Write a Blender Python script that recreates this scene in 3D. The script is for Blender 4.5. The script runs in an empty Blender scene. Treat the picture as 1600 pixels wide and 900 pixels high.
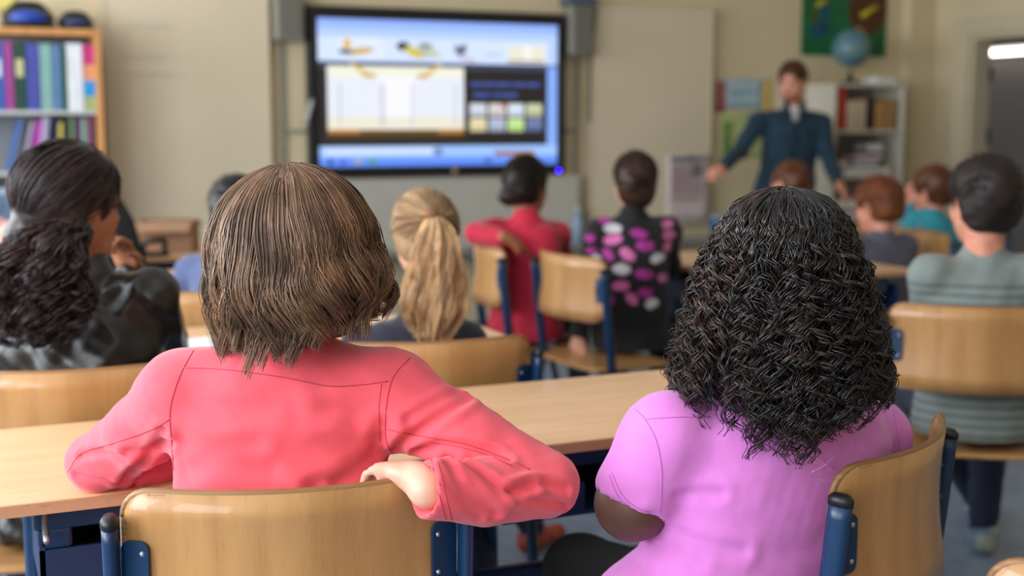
import bpy, bmesh, math, random
import numpy as np
from mathutils import Vector, Matrix
from mathutils.bvhtree import BVHTree

rng = np.random.default_rng(7)
random.seed(7)
scene = bpy.context.scene
COL = scene.collection
PI = math.pi

# ------------------------------------------------------------------ camera
# World: X runs along the front wall (to the right), Y towards it, Z up, metres.
CAM_H, CAM_PITCH, CAM_YAW, FPX = 1.30, math.radians(7.4), math.radians(24.0), 2000.0
cam_data = bpy.data.cameras.new('camera')
cam_data.sensor_width = 36.0
cam_data.lens = 45.0
cam_data.clip_start = 0.05
cam_data.dof.use_dof = True
cam_data.dof.focus_distance = 1.70
cam_data.dof.aperture_fstop = 2.9
cam = bpy.data.objects.new('camera', cam_data)
COL.objects.link(cam)
cam.location = (0, 0, CAM_H)
cam.rotation_euler = (PI / 2 - CAM_PITCH, 0, -CAM_YAW)
scene.camera = cam

# ------------------------------------------------------------------ light
scene.view_settings.view_transform = 'Standard'
scene.view_settings.look = 'None'
scene.view_settings.gamma = 1.0
scene.view_settings.exposure = -0.08
scene.cycles.use_denoising = True
scene.cycles.max_bounces = 8
scene.cycles.diffuse_bounces = 4
scene.cycles.sample_clamp_indirect = 6.0

world = bpy.data.worlds.new('sky')
scene.world = world
world.use_nodes = True
wn = world.node_tree.nodes
wn['Background'].inputs['Color'].default_value = (0.78, 0.88, 1.0, 1)
wn['Background'].inputs['Strength'].default_value = 1.0

LEFT_X, RIGHT_X, FRONT_Y, BACK_Y, CEIL_Z = -1.9, 6.40, 7.20, -1.9, 2.95
WINDOWS = [(-1.5, 0.3), (0.75, 2.55), (3.0, 4.8), (5.25, 6.75)]
WIN_Z = (0.95, 2.65)
DAY = 106.0
for y0, y1 in WINDOWS:                                   # daylight entering at each window
    ld = bpy.data.lights.new('window_daylight', 'AREA')
    ld.shape = 'RECTANGLE'
    ld.size, ld.size_y = WIN_Z[1] - WIN_Z[0] - 0.1, y1 - y0 - 0.1
    ld.energy = DAY * (0.7 if y0 < 0 else 1.12 if y0 < 2 else 0.85)
    ld.color = (0.86, 0.93, 1.0)
    lo = bpy.data.objects.new('window_daylight', ld)
    COL.objects.link(lo)
    lo.location = (LEFT_X + 0.03, (y0 + y1) / 2, (WIN_Z[0] + WIN_Z[1]) / 2)
    lo.rotation_euler = (0, -PI / 2, 0)                   # shines along +X, into the room
LAMP_EMIT = 1.2


# ------------------------------------------------------------------ helpers
def P(px, py, t):
    """Room point seen at photo pixel (px, py) at horizontal distance t in front of the camera."""
    x, y = (px - 800) / FPX, (450 - py) / FPX
    k = math.cos(CAM_PITCH) + y * math.sin(CAM_PITCH)
    z = -math.sin(CAM_PITCH) + y * math.cos(CAM_PITCH)
    s = t / k
    c, sn = math.cos(CAM_YAW), math.sin(CAM_YAW)
    return np.array([(x * c + k * sn) * s, (-x * sn + k * c) * s, CAM_H + z * s])


def V(*a):
    return np.array(a, float)


def mk(name, verts, faces, mat=None, parent=None, smooth=False, mats=None, midx=None):
    me = bpy.data.meshes.new(name)
    verts = np.asarray(verts, np.float32).reshape(-1, 3)
    if isinstance(faces, np.ndarray):
        n, k = faces.shape
        me.vertices.add(len(verts))
        me.vertices.foreach_set('co', verts.ravel())
        me.loops.add(n * k)
        me.loops.foreach_set('vertex_index', faces.astype(np.int32).ravel())
        me.polygons.add(n)
        me.polygons.foreach_set('loop_start', np.arange(0, n * k, k, dtype=np.int32))
        me.update(calc_edges=True)
    else:
        me.from_pydata(verts.tolist(), [], faces)
        me.update()
    if smooth:
        me.polygons.foreach_set('use_smooth', np.ones(len(me.polygons), bool))
    for m in (mats or ([mat] if mat else [])):
        me.materials.append(m)
    if midx is not None:
        me.polygons.foreach_set('material_index', np.asarray(midx, np.int32))
    return link(name, me, parent)


def link(name, me, parent=None):
    o = bpy.data.objects.new(name, me)
    COL.objects.link(o)
    if parent is not None:
        o.parent = parent
    return o


def bm_obj(name, bm, mat, parent=None, smooth=False):
    me = bpy.data.meshes.new(name)
    bmesh.ops.recalc_face_normals(bm, faces=bm.faces)
    bm.to_mesh(me)
    bm.free()
    if smooth:
        for p in me.polygons:
            p.use_smooth = True
    me.materials.append(mat)
    return link(name, me, parent)


def thing(name, label, cat, loc=(0, 0, 0), rz=0.0, group=None):
    o = bpy.data.objects.new(name, None)
    COL.objects.link(o)
    o.empty_display_size = 0.1
    o.location = loc
    o.rotation_euler = (0, 0, rz)
    return tag(o, label, cat, group)


def tag(o, label, cat, group=None):
    o['label'] = label
    o['category'] = cat
    if group:
        o['group'] = group
    return o


def struct(o):
    o['kind'] = 'structure'
    return o


def copy_tree(o, parent=None, first=True):
    kids = list(o.children)
    c = o.copy()
    COL.objects.link(c)
    if not first:
        c.parent = parent
    for k in kids:
        copy_tree(k, c, False)
    return c


def box(name, lo, hi, mat, parent=None, bev=0.0, seg=2):
    lo, hi = np.minimum(lo, hi), np.maximum(lo, hi)
    bm = bmesh.new()
    bmesh.ops.create_cube(bm, size=1.0)
    for v in bm.verts:
        v.co = Vector([(lo[i] + hi[i]) / 2 + v.co[i] * (hi[i] - lo[i]) for i in range(3)])
    if bev:
        bmesh.ops.bevel(bm, geom=bm.edges[:], offset=bev, segments=seg, affect='EDGES', profile=0.5)
    return bm_obj(name, bm, mat, parent)


def add_box(bm, lo, hi):
    r = bmesh.ops.create_cube(bm, size=1.0)
    for v in r['verts']:
        v.co = Vector([(lo[i] + hi[i]) / 2 + v.co[i] * (hi[i] - lo[i]) for i in range(3)])


def smooth_path(pts, n=6):
    """Catmull-Rom through pts."""
    pts = [np.array(p, float) for p in pts]
    q = [2 * pts[0] - pts[1]] + pts + [2 * pts[-1] - pts[-2]]
    out = []
    for i in range(1, len(q) - 2):
        for j in range(n):
            t = j / n
            out.append(0.5 * (2 * q[i] + (q[i + 1] - q[i - 1]) * t + (2 * q[i - 1] - 5 * q[i] + 4 * q[i + 1] - q[i + 2]) * t * t
                              + (3 * q[i] - q[i - 1] - 3 * q[i + 1] + q[i + 2]) * t ** 3))
    out.append(pts[-1])
    return np.array(out)


def tube_data(pts, r, sides=10, ref=(0, 0, 1), flat=1.0):
    """Tube with capped ends; flat scales the section along ref."""
    pts = np.asarray(pts, float)
    n = len(pts)
    r = np.broadcast_to(np.asarray(r, float), (n,))
    T = np.gradient(pts, axis=0)
    T /= np.linalg.norm(T, axis=1)[:, None] + 1e-12
    ref = np.array(ref, float)
    A = np.cross(T, ref)
    bad = np.linalg.norm(A, axis=1) < 0.05
    A[bad] = np.cross(T[bad], np.array([0.31, 0.9, 0.2]))
    A /= np.linalg.norm(A, axis=1)[:, None]
    B = np.cross(A, T)
    a = np.arange(sides) / sides * 2 * PI
    vs = pts[:, None, :] + r[:, None, None] * (np.cos(a)[None, :, None] * A[:, None, :] + flat * np.sin(a)[None, :, None] * B[:, None, :])
    vs = vs.reshape(-1, 3)
    fs = []
    for i in range(n - 1):
        for j in range(sides):
            k = (j + 1) % sides
            fs.append((i * sides + j, i * sides + k, (i + 1) * sides + k, (i + 1) * sides + j))
    fs.append(tuple(range(sides))[::-1])
    fs.append(tuple((n - 1) * sides + j for j in range(sides)))
    return vs, fs


def tube(name, pts, r, mat, parent=None, sides=10, ref=(0, 0, 1), flat=1.0):
    v, f = tube_data(pts, r, sides, ref, flat)
    return mk(name, v, f, mat, parent, smooth=True)


def lathe(name, prof, mat, parent=None, seg=20, center=(0, 0, 0)):
    vs, fs = [], []
    n = len(prof)
    for i in range(seg):
        a = 2 * PI * i / seg
        for r, z in prof:
            vs.append((center[0] + r * math.cos(a), center[1] + r * math.sin(a), center[2] + z))
    for i in range(seg):
        j = (i + 1) % seg
        for k in range(n - 1):
            fs.append((i * n + k, j * n + k, j * n + k + 1, i * n + k + 1))
    return mk(name, vs, fs, mat, parent, smooth=True)


def rounded_panel(w, h, r, seg=6, nx=20):
    """Outline grid of a rounded rectangle as columns (x, zlow, zhigh)."""
    xs = sorted(set([round(-w / 2 + r - r * math.cos(a), 5) for a in np.linspace(0, PI / 2, seg + 1)]
                    + [round(x, 5) for x in np.linspace(-w / 2 + r, w / 2 - r, nx)]
                    + [round(w / 2 - r + r * math.sin(a), 5) for a in np.linspace(0, PI / 2, seg + 1)]))
    out = []
    for x in xs:
        d = max(0.0, abs(x) - (w / 2 - r))
        cut = r - math.sqrt(max(0.0, r * r - d * d))
        out.append((x, cut, h - cut))
    return out


def panel_mesh(cols, place, thick, nz=6):
    """Thick curved sheet. place(x, z, side) -> xyz with side in (-0.5, 0.5)."""
    vs, fs = [], []
    nc = len(cols)
    for side in (-0.5, 0.5):
        for x, z0, z1 in cols:
            for k in range(nz + 1):
                vs.append(place(x, z0 + (z1 - z0) * k / nz, side * thick))
    m = nz + 1
    off = nc * m
    for i in range(nc - 1):
        for k in range(nz):
            a, b, c, d = i * m + k, (i + 1) * m + k, (i + 1) * m + k + 1, i * m + k + 1
            fs.append((a, b, c, d))
            fs.append((off + d, off + c, off + b, off + a))
        for k in (0, nz):
            a, b = i * m + k, (i + 1) * m + k
            fs.append((a, b, off + b, off + a) if k else (b, a, off + a, off + b))
    for i in (0, nc - 1):
        for k in range(nz):
            a, b = i * m + k, i * m + k + 1
            fs.append((a, b, off + b, off + a) if i == 0 else (b, a, off + a, off + b))
    return vs, fs


# ------------------------------------------------------------------ materials
MATS = {}


def lin(c):
    return tuple(((x / 255) / 12.92 if x / 255 <= 0.04045 else ((x / 255 + 0.055) / 1.055) ** 2.4) for x in c) + (1.0,)


def mat(name, rgb, rough=0.6, var=0.06, scale=8.0, bump=0.0, bscale=60.0, metal=0.0, spec=0.5, sheen=0.0, stretch=(1, 1, 1), rgb2=None,
        attr=None, coat=0.0, sub=0.0):
    if name in MATS:
        return MATS[name]
    m = bpy.data.materials.new(name)
    m.use_nodes = True
    nt = m.node_tree
    b = nt.nodes['Principled BSDF']
    b.inputs['Roughness'].default_value = rough
    b.inputs['Metallic'].default_value = metal
    b.inputs['Specular IOR Level'].default_value = spec
    b.inputs['Sheen Weight'].default_value = sheen
    b.inputs['Coat Weight'].default_value = coat
    if sub:
        b.inputs['Subsurface Weight'].default_value = sub
        b.inputs['Subsurface Radius'].default_value = (0.012, 0.005, 0.003)
    tc = nt.nodes.new('ShaderNodeTexCoord')
    mp = nt.nodes.new('ShaderNodeMapping')
    mp.inputs['Scale'].default_value = stretch
    nt.links.new(tc.outputs['Object'], mp.inputs['Vector'])
    nz = nt.nodes.new('ShaderNodeTexNoise')
    nz.inputs['Scale'].default_value = scale
    nz.inputs['Detail'].default_value = 5
    nt.links.new(mp.outputs['Vector'], nz.inputs['Vector'])
    c = lin(rgb)
    mx = nt.nodes.new('ShaderNodeMix')
    mx.data_type = 'RGBA'
    c2 = lin(rgb2) if rgb2 else tuple(max(0, x * (1 - 2.2 * var)) for x in c[:3]) + (1,)
    c1 = c if rgb2 else tuple(min(1, x * (1 + 1.2 * var)) for x in c[:3]) + (1,)
    mx.inputs['A'].default_value = c1
    mx.inputs['B'].default_value = c2
    rp = nt.nodes.new('ShaderNodeMapRange')
    rp.inputs['From Min'].default_value = 0.35
    rp.inputs['From Max'].default_value = 0.68
    nt.links.new(nz.outputs['Fac'], rp.inputs['Value'])
    nt.links.new(rp.outputs['Result'], mx.inputs['Factor'])
    out = mx.outputs['Result']
    if attr:
        at = nt.nodes.new('ShaderNodeAttribute')
        at.attribute_name = attr
        m2 = nt.nodes.new('ShaderNodeMix')
        m2.data_type = 'RGBA'
        m2.blend_type = 'MULTIPLY'
        m2.inputs['Factor'].default_value = 1.0
        nt.links.new(out, m2.inputs['A'])
        nt.links.new(at.outputs['Color'], m2.inputs['B'])
        out = m2.outputs['Result']
    nt.links.new(out, b.inputs['Base Color'])
    if bump:
        n2 = nt.nodes.new('ShaderNodeTexNoise')
        n2.inputs['Scale'].default_value = bscale
        n2.inputs['Detail'].default_value = 4
        nt.links.new(mp.outputs['Vector'], n2.inputs['Vector'])
        bp = nt.nodes.new('ShaderNodeBump')
        bp.inputs['Strength'].default_value = bump
        bp.inputs['Distance'].default_value = 0.004
        nt.links.new(n2.outputs['Fac'], bp.inputs['Height'])
        nt.links.new(bp.outputs['Normal'], b.inputs['Normal'])
    MATS[name] = m
    return m


def emit(name, rgb, strength):
    if name in MATS:
        return MATS[name]
    m = bpy.data.materials.new(name)
    m.use_nodes = True
    b = m.node_tree.nodes['Principled BSDF']
    b.inputs['Base Color'].default_value = (0.02, 0.02, 0.02, 1)
    b.inputs['Emission Color'].default_value = lin(rgb)
    b.inputs['Emission Strength'].default_value = strength
    MATS[name] = m
    return m


def wood(name, rgb, rgb2, rough=0.4, stretch=(1.2, 14, 14), scale=3.0, flecks=0.25, coat=0.15):
    """Straight grain along local X with short darker flecks."""
    m = mat(name, rgb, rough, 0.1, scale, 0.06, 40, rgb2=rgb2, stretch=stretch, coat=coat)
    nt = m.node_tree
    b = nt.nodes['Principled BSDF']
    src = b.inputs['Base Color'].links[0].from_socket
    tc = nt.nodes.new('ShaderNodeTexCoord')
    mp = nt.nodes.new('ShaderNodeMapping')
    mp.inputs['Scale'].default_value = (stretch[0] * 22, stretch[1] * 22, stretch[2] * 22)
    nt.links.new(tc.outputs['Object'], mp.inputs['Vector'])
    nz = nt.nodes.new('ShaderNodeTexNoise')
    nz.inputs['Scale'].default_value = 1.0
    nt.links.new(mp.outputs['Vector'], nz.inputs['Vector'])
    r = nt.nodes.new('ShaderNodeMapRange')
    r.inputs['From Min'].default_value = 0.58
    r.inputs['From Max'].default_value = 0.75
    r.inputs['To Max'].default_value = flecks
    nt.links.new(nz.outputs['Fac'], r.inputs['Value'])
    mx = nt.nodes.new('ShaderNodeMix')
    mx.data_type = 'RGBA'
    nt.links.new(r.outputs['Result'], mx.inputs['Factor'])
    nt.links.new(src, mx.inputs['A'])
    mx.inputs['B'].default_value = tuple(x * 0.45 for x in lin(rgb2)[:3]) + (1,)
    nt.links.new(mx.outputs['Result'], b.inputs['Base Color'])
    return m


M_DESK = wood('beech_laminate', (232, 188, 146), (222, 174, 130), 0.38, (1.0, 9, 9), 3.0, 0.18)
M_DESK_EDGE = wood('beech_edge', (196, 146, 108), (182, 132, 94), 0.5, (2, 9, 9), 4.0, 0.4)
M_PLY = wood('chair_plywood', (184, 136, 84), (164, 116, 66), 0.4, (9, 9, 0.9), 2.6, 0.18, 0.3)
M_PLY_EDGE = wood('plywood_edge', (158, 112, 68), (120, 82, 48), 0.5, (1, 1, 40), 4.0, 0.2, 0.0)
M_BLUE = mat('blue_enamel', (10, 46, 82), 0.35, 0.05, 9, 0.03, 90)
M_BLUE_PLASTIC = mat('blue_plastic', (22, 40, 78), 0.5, 0.06, 9, 0.05, 200)
M_BLACK = mat('black_plastic', (17, 17, 19), 0.45, 0.05, 12, 0.03, 150)
M_STEEL = mat('steel', (170, 172, 176), 0.3, 0.04, 20, metal=0.9)
M_WALL = mat('wall_paint', (212, 195, 160), 0.85, 0.02, 3, 0.05, 120)
M_BOARD = mat('board_cream', (216, 200, 172), 0.5, 0.015, 2.0)
M_WHITE = mat('white_paint', (214, 206, 190), 0.6, 0.03, 4, 0.02, 100)
M_CEIL = mat('ceiling_white', (232, 232, 228), 0.9, 0.02, 5, 0.05, 80)
M_FLOOR = mat('linoleum', (136, 148, 166), 0.42, 0.07, 14, 0.02, 60, rgb2=(116, 128, 148))
M_SPK = mat('speaker_shell', (138, 132, 120), 0.6, 0.04, 10)
M_GREY = mat('grey_plastic', (138, 136, 130), 0.55, 0.04, 10)
M_DARKGREY = mat('dark_grey', (86, 86, 84), 0.6, 0.05, 20)
M_LGREY = mat('light_grey', (182, 182, 180), 0.55, 0.04, 10)
M_PAPER = mat('paper', (236, 236, 238), 0.8, 0.02, 10)


# ------------------------------------------------------------------ smooth bodies: blended fields meshed as one surface
def rotm(yaw=0.0, pitch=0.0, roll=0.0):
    """Columns right, forward, up. yaw turns left, pitch looks up, roll leans to the right ear."""
    return np.array(Matrix.Rotation(yaw, 3, 'Z') @ Matrix.Rotation(pitch, 3, 'X') @ Matrix.Rotation(roll, 3, 'Y'))


class Body:
    def __init__(self):
        self.p = []

    def cone(self, a, b, ra, rb=None, k=0.02, op=0):
        a, b = np.asarray(a, float), np.asarray(b, float)
        rb = ra if rb is None else rb
        m = max(ra, rb)

        def fn(X, Y, Z):
            ba = b - a
            L = float(ba @ ba) + 1e-12
            x, y, z = X - a[0], Y - a[1], Z - a[2]
            h = np.clip((x * ba[0] + y * ba[1] + z * ba[2]) / L, 0, 1)
            return np.sqrt((x - h * ba[0]) ** 2 + (y - h * ba[1]) ** 2 + (z - h * ba[2]) ** 2) - (ra + (rb - ra) * h)
        self.p.append((fn, np.minimum(a, b) - m, np.maximum(a, b) + m, k, op))
        return self

    def chain(self, pts, rs, k=0.015):
        for i in range(len(pts) - 1):
            self.cone(pts[i], pts[i + 1], rs[i], rs[i + 1], k)
        return self

    def ell(self, c, r, R=None, k=0.02, op=0):
        c, r = np.asarray(c, float), np.asarray(r, float)
        R = np.eye(3) if R is None else R
        ext = np.sqrt((R ** 2) @ (r ** 2))

        def fn(X, Y, Z):
            x, y, z = X - c[0], Y - c[1], Z - c[2]
            u = [R[0, i] * x + R[1, i] * y + R[2, i] * z for i in range(3)]
            k0 = np.sqrt(sum((u[i] / r[i]) ** 2 for i in range(3))) + 1e-9
            k1 = np.sqrt(sum((u[i] / r[i] ** 2) ** 2 for i in range(3))) + 1e-9
            return k0 * (k0 - 1) / k1
        self.p.append((fn, c - ext, c + ext, k, op))
        return self

    def loft(self, st, ang, k=0.02, pw=2.0):
        """st: rows (z, cx, cy, half_width, half_depth), ascending z; ang = heading of the width axis."""
        st = np.array(sorted(st), float)
        zs = st[:, 0]
        ca, sa = math.cos(ang), math.sin(ang)
        m = max(st[:, 3].max(), st[:, 4].max())
        lo = np.array([st[:, 1].min() - m, st[:, 2].min() - m, zs[0]])
        hi = np.array([st[:, 1].max() + m, st[:, 2].max() + m, zs[-1]])

        def fn(X, Y, Z):
            zz = Z.ravel()
            cx, cy, w, d = [np.interp(zz, zs, st[:, i]).reshape(Z.shape) for i in (1, 2, 3, 4)]
            x, y = X - cx, Y - cy
            u, v = (ca * x + sa * y), (-sa * x + ca * y)
            rho = (np.abs(u / w) ** pw + np.abs(v / d) ** pw) ** (1 / pw) + 1e-9
            g = np.sqrt((u / w ** 2) ** 2 + (v / d ** 2) ** 2) + 1e-9
            dd = np.where(rho > 0.05, rho * (rho - 1) / g, -np.minimum(w, d))
            return np.maximum(dd, np.abs(Z - (zs[0] + zs[-1]) / 2) - (zs[-1] - zs[0]) / 2)
        self.p.append((fn, lo, hi, k, 0))
        return self

    def cut_plane(self, pt, nrm, k=0.01):
        """Removes what lies on the side nrm points to."""
        pt, nrm = np.asarray(pt, float), np.asarray(nrm, float)
        nrm = nrm / np.linalg.norm(nrm)

        def fn(X, Y, Z):
            return -((X - pt[0]) * nrm[0] + (Y - pt[1]) * nrm[1] + (Z - pt[2]) * nrm[2])
        self.p.append((fn, None, None, k, 1))
        return self

    def build(self, vox, relax=2):
        adds = [q for q in self.p if q[4] == 0]
        lo = np.min([q[1] for q in adds], axis=0) - 4 * vox
        hi = np.max([q[2] for q in adds], axis=0) + 4 * vox
        n = np.ceil((hi - lo) / vox).astype(int) + 1
        F = np.full(n, 0.25, np.float32)
        ax = [(lo[i] + vox * np.arange(n[i])).astype(np.float32) for i in range(3)]
        for fn, l, h, k, op in self.p:
            if l is None:
                sl = (slice(None),) * 3
            else:
                m = k + 3 * vox
                i0 = np.clip(np.floor((l - m - lo) / vox).astype(int), 0, n - 1)
                i1 = np.clip(np.ceil((h + m - lo) / vox).astype(int) + 1, 1, n)
                sl = tuple(slice(a, b) for a, b in zip(i0, i1))
            X, Y, Z = ax[0][sl[0]][:, None, None], ax[1][sl[1]][None, :, None], ax[2][sl[2]][None, None, :]
            d = np.broadcast_to(fn(X, Y, Z), F[sl].shape).astype(np.float32)
            f = F[sl]
            if op == 0:
                hh = np.clip(0.5 + 0.5 * (f - d) / k, 0, 1)
                F[sl] = f * (1 - hh) + d * hh - k * hh * (1 - hh)
            else:
                d = -d
                hh = np.clip(0.5 - 0.5 * (f - d) / k, 0, 1)
                F[sl] = f * (1 - hh) + d * hh + k * hh * (1 - hh)
        return nets(F, lo, vox, relax)


def nets(F, lo, vox, relax=2):
    S = F < 0
    cnt = sum(S[a:S.shape[0] - 1 + a, b:S.shape[1] - 1 + b, c:S.shape[2] - 1 + c].astype(np.int8) for a in (0, 1) for b in (0, 1) for c in (0, 1))
    idx = np.argwhere((cnt > 0) & (cnt < 8))
    vid = np.full(cnt.shape, -1, np.int32)
    vid[idx[:, 0], idx[:, 1], idx[:, 2]] = np.arange(len(idx))
    acc = np.zeros((len(idx), 3))
    num = np.zeros(len(idx))
    cs = [(a, b, c) for a in (0, 1) for b in (0, 1) for c in (0, 1)]
    val = {c: F[idx[:, 0] + c[0], idx[:, 1] + c[1], idx[:, 2] + c[2]] for c in cs}
    for a in cs:
        for d in range(3):
            if a[d] == 0:
                b = tuple(a[i] + (i == d) for i in range(3))
                fa, fb = val[a], val[b]
                x = (fa < 0) != (fb < 0)
                t = np.where(x, fa / np.where(x, fa - fb, 1), 0)
                pos = np.tile(np.array(a, float), (len(idx), 1))
                pos[:, d] += t
                acc[x] += pos[x]
                num[x] += 1
    verts = lo + vox * (idx + acc / num[:, None])
    quads = []
    for d in range(3):
        e, g = [(1, 2), (2, 0), (0, 1)][d]
        sa = [slice(None)] * 3
        sb = [slice(None)] * 3
        sa[d], sb[d] = slice(0, -1), slice(1, None)
        A, B = S[tuple(sa)], S[tuple(sb)]
        ch = np.argwhere(A != B)
        ch = ch[(ch[:, e] > 0) & (ch[:, g] > 0) & (ch[:, e] < S.shape[e] - 1) & (ch[:, g] < S.shape[g] - 1)]
        ins = A[ch[:, 0], ch[:, 1], ch[:, 2]]
        def at(de, dg):
            c = ch.copy()
            c[:, e] -= de
            c[:, g] -= dg
            return vid[c[:, 0], c[:, 1], c[:, 2]]
        q = np.stack([at(1, 1), at(0, 1), at(0, 0), at(1, 0)], 1)
        q[~ins] = q[~ins][:, ::-1]
        quads.append(q)
    quads = np.concatenate(quads)
    quads = quads[(quads >= 0).all(1)]
    return relax_mesh(verts, quads, relax), quads


def relax_mesh(v, q, it, w=0.5):
    if it:
        a = np.concatenate([q[:, i] for i in range(4)])
        b = np.concatenate([q[:, (i + 1) % 4] for i in range(4)])
        n = len(v)
        deg = np.maximum(np.bincount(a, minlength=n), 1)
        for _ in range(it):
            s = np.stack([np.bincount(a, weights=v[b, i], minlength=n) for i in range(3)], 1) / deg[:, None]
            v = v * (1 - w) + s * w
    return v


def normals(v, q):
    fn = np.cross(v[q[:, 2]] - v[q[:, 0]], v[q[:, 3]] - v[q[:, 1]])
    n = np.stack([sum(np.bincount(q[:, j], weights=fn[:, i], minlength=len(v)) for j in range(4)) for i in range(3)], 1)
    return n / (np.linalg.norm(n, axis=1)[:, None] + 1e-12)


def ripple(v, amp, freq, seed=0, octs=3):
    g = np.random.default_rng(seed)
    s = np.zeros(len(v))
    for o in range(octs):
        for _ in range(5):
            d = g.normal(size=3)
            d /= np.linalg.norm(d)
            s += np.sin(v @ d * freq * 2 ** o + g.uniform(0, 6.28)) * amp / (5 ** 0.5 * 1.7 ** o)
    return s


def poly_dist(v, line):
    best = np.full(len(v), 9.0)
    for a, b in zip(line[:-1], line[1:]):
        ba = b - a
        h = np.clip(((v - a) @ ba) / (ba @ ba + 1e-12), 0, 1)
        best = np.minimum(best, np.linalg.norm(v - a - h[:, None] * ba, axis=1))
    return best


def paint(o, cols):
    a = o.data.color_attributes.new('tint', 'FLOAT_COLOR', 'POINT')
    c = np.ones((len(o.data.vertices), 4), np.float32)
    c[:, :3] = cols
    a.data.foreach_set('color', c.ravel())


def bvh_of(v, q):
    return BVHTree.FromPolygons([Vector(p) for p in v], q.tolist())


def project(bvh, pix, lift=0.0):
    """Points of the surface that lie along lines of sight through photo pixels (used to lay seams and folds on cloth)."""
    o = Vector((0, 0, CAM_H))
    out = []
    for px, py in pix:
        d = (Vector(P(px, py, 2.0)) - o).normalized()
        h = bvh.ray_cast(o, d)
        if h[0] is not None:
            out.append(np.array(h[0] + h[1] * lift))
    return out


def hairs(name, pts, rad, m, parent, tint=None, origin=None, smooth=True):
    """pts (n, m, 3) strand paths -> one mesh of thin three-sided tubes."""
    n, k, _ = pts.shape
    if origin is not None:
        pts = pts - origin
    rad = np.broadcast_to(rad, (n, k))
    T = np.gradient(pts, axis=1)
    T /= np.linalg.norm(T, axis=2)[..., None] + 1e-12
    ref = rng.normal(size=(n, 1, 3))
    A = np.cross(T, ref)
    A /= np.linalg.norm(A, axis=2)[..., None] + 1e-9
    B = np.cross(T, A)
    an = np.arange(3) / 3 * 2 * PI
    vs = pts[:, :, None, :] + rad[..., None, None] * (np.cos(an)[:, None] * A[:, :, None, :] + np.sin(an)[:, None] * B[:, :, None, :])
    base = (np.arange(n)[:, None, None] * k + np.arange(k - 1)[None, :, None]) * 3
    j = np.arange(3)[None, None, :]
    j2 = (j + 1) % 3
    f = np.stack([base + j, base + j2, base + 3 + j2, base + 3 + j], -1).reshape(-1, 4)
    o = mk(name, vs.reshape(-1, 3), f, m, parent, smooth=smooth)
    if tint is not None:
        paint(o, np.repeat(np.asarray(tint, np.float32), k * 3, axis=0))
    return o


# ------------------------------------------------------------------ the room
struct(box('floor', (LEFT_X - 0.2, BACK_Y - 0.2, -0.1), (RIGHT_X + 0.15, FRONT_Y + 0.15, 0), M_FLOOR))
struct(box('ceiling', (LEFT_X - 0.2, BACK_Y - 0.2, CEIL_Z), (RIGHT_X + 0.15, FRONT_Y + 0.15, CEIL_Z + 0.1), M_CEIL))
struct(box('wall_front', (LEFT_X - 0.2, FRONT_Y, 0), (RIGHT_X + 0.15, FRONT_Y + 0.15, CEIL_Z), M_WALL))
struct(box('wall_back', (LEFT_X - 0.2, BACK_Y - 0.15, 0), (RIGHT_X + 0.15, BACK_Y, CEIL_Z), M_WALL))
DOOR_Y, DOOR_TOP = (5.86, 6.76), 1.88
bm = bmesh.new()
add_box(bm, (RIGHT_X, BACK_Y, 0), (RIGHT_X + 0.15, DOOR_Y[0], CEIL_Z))
add_box(bm, (RIGHT_X, DOOR_Y[1], 0), (RIGHT_X + 0.15, FRONT_Y, CEIL_Z))
add_box(bm, (RIGHT_X, DOOR_Y[0], DOOR_TOP), (RIGHT_X + 0.15, DOOR_Y[1], CEIL_Z))
struct(bm_obj('wall_right', bm, M_WALL))
bm = bmesh.new()
add_box(bm, (LEFT_X - 0.2, BACK_Y, 0), (LEFT_X, FRONT_Y, WIN_Z[0]))
add_box(bm, (LEFT_X - 0.2, BACK_Y, WIN_Z[1]), (LEFT_X, FRONT_Y, CEIL_Z))
ys = [BACK_Y] + [y for w in WINDOWS for y in w] + [FRONT_Y]
for i in range(0, len(ys), 2):
    add_box(bm, (LEFT_X - 0.2, ys[i], WIN_Z[0]), (LEFT_X, ys[i + 1], WIN_Z[1]))
struct(bm_obj('wall_left', bm, M_WALL))

glass = bpy.data.materials.new('window_glass')
glass.use_nodes = True
_nt = glass.node_tree
_tr = _nt.nodes.new('ShaderNodeBsdfTransparent')
_gl = _nt.nodes.new('ShaderNodeBsdfGlossy')
_gl.inputs['Roughness'].default_value = 0.02
_ms = _nt.nodes.new('ShaderNodeMixShader')
_ms.inputs[0].default_value = 0.06
_nt.links.new(_tr.outputs[0], _ms.inputs[1])
_nt.links.new(_gl.outputs[0], _ms.inputs[2])
_nt.links.new(_ms.outputs[0], _nt.nodes['Material Output'].inputs['Surface'])
for i, (y0, y1) in enumerate(WINDOWS):
    w = bpy.data.objects.new('window_%d' % (i + 1), None)
    COL.objects.link(w)
    w.location = (LEFT_X - 0.1, (y0 + y1) / 2, WIN_Z[0])
    struct(w)
    hw, hh = (y1 - y0) / 2, WIN_Z[1] - WIN_Z[0]
    bm = bmesh.new()
    for a, b in (((-0.03, -hw, 0), (0.03, hw, 0.06)), ((-0.03, -hw, hh - 0.06), (0.03, hw, hh)), ((-0.03, -hw, 0.06), (0.03, -hw + 0.06, hh - 0.06)),
                 ((-0.03, hw - 0.06, 0.06), (0.03, hw, hh - 0.06)), ((-0.03, -0.03, 0.06), (0.03, 0.03, hh - 0.06))):
        add_box(bm, a, b)
    bm_obj('window_frame', bm, M_WHITE, w)
    for s in (-1, 1):
        a, b = sorted((s * 0.03, s * (hw - 0.06)))
        box('pane', (-0.004, a, 0.06), (0.004, b, hh - 0.06), glass, w)
    box('window_sill', (-0.02, -hw, -0.03), (0.22, hw, 0.0), M_WHITE, w, 0.005)

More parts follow.
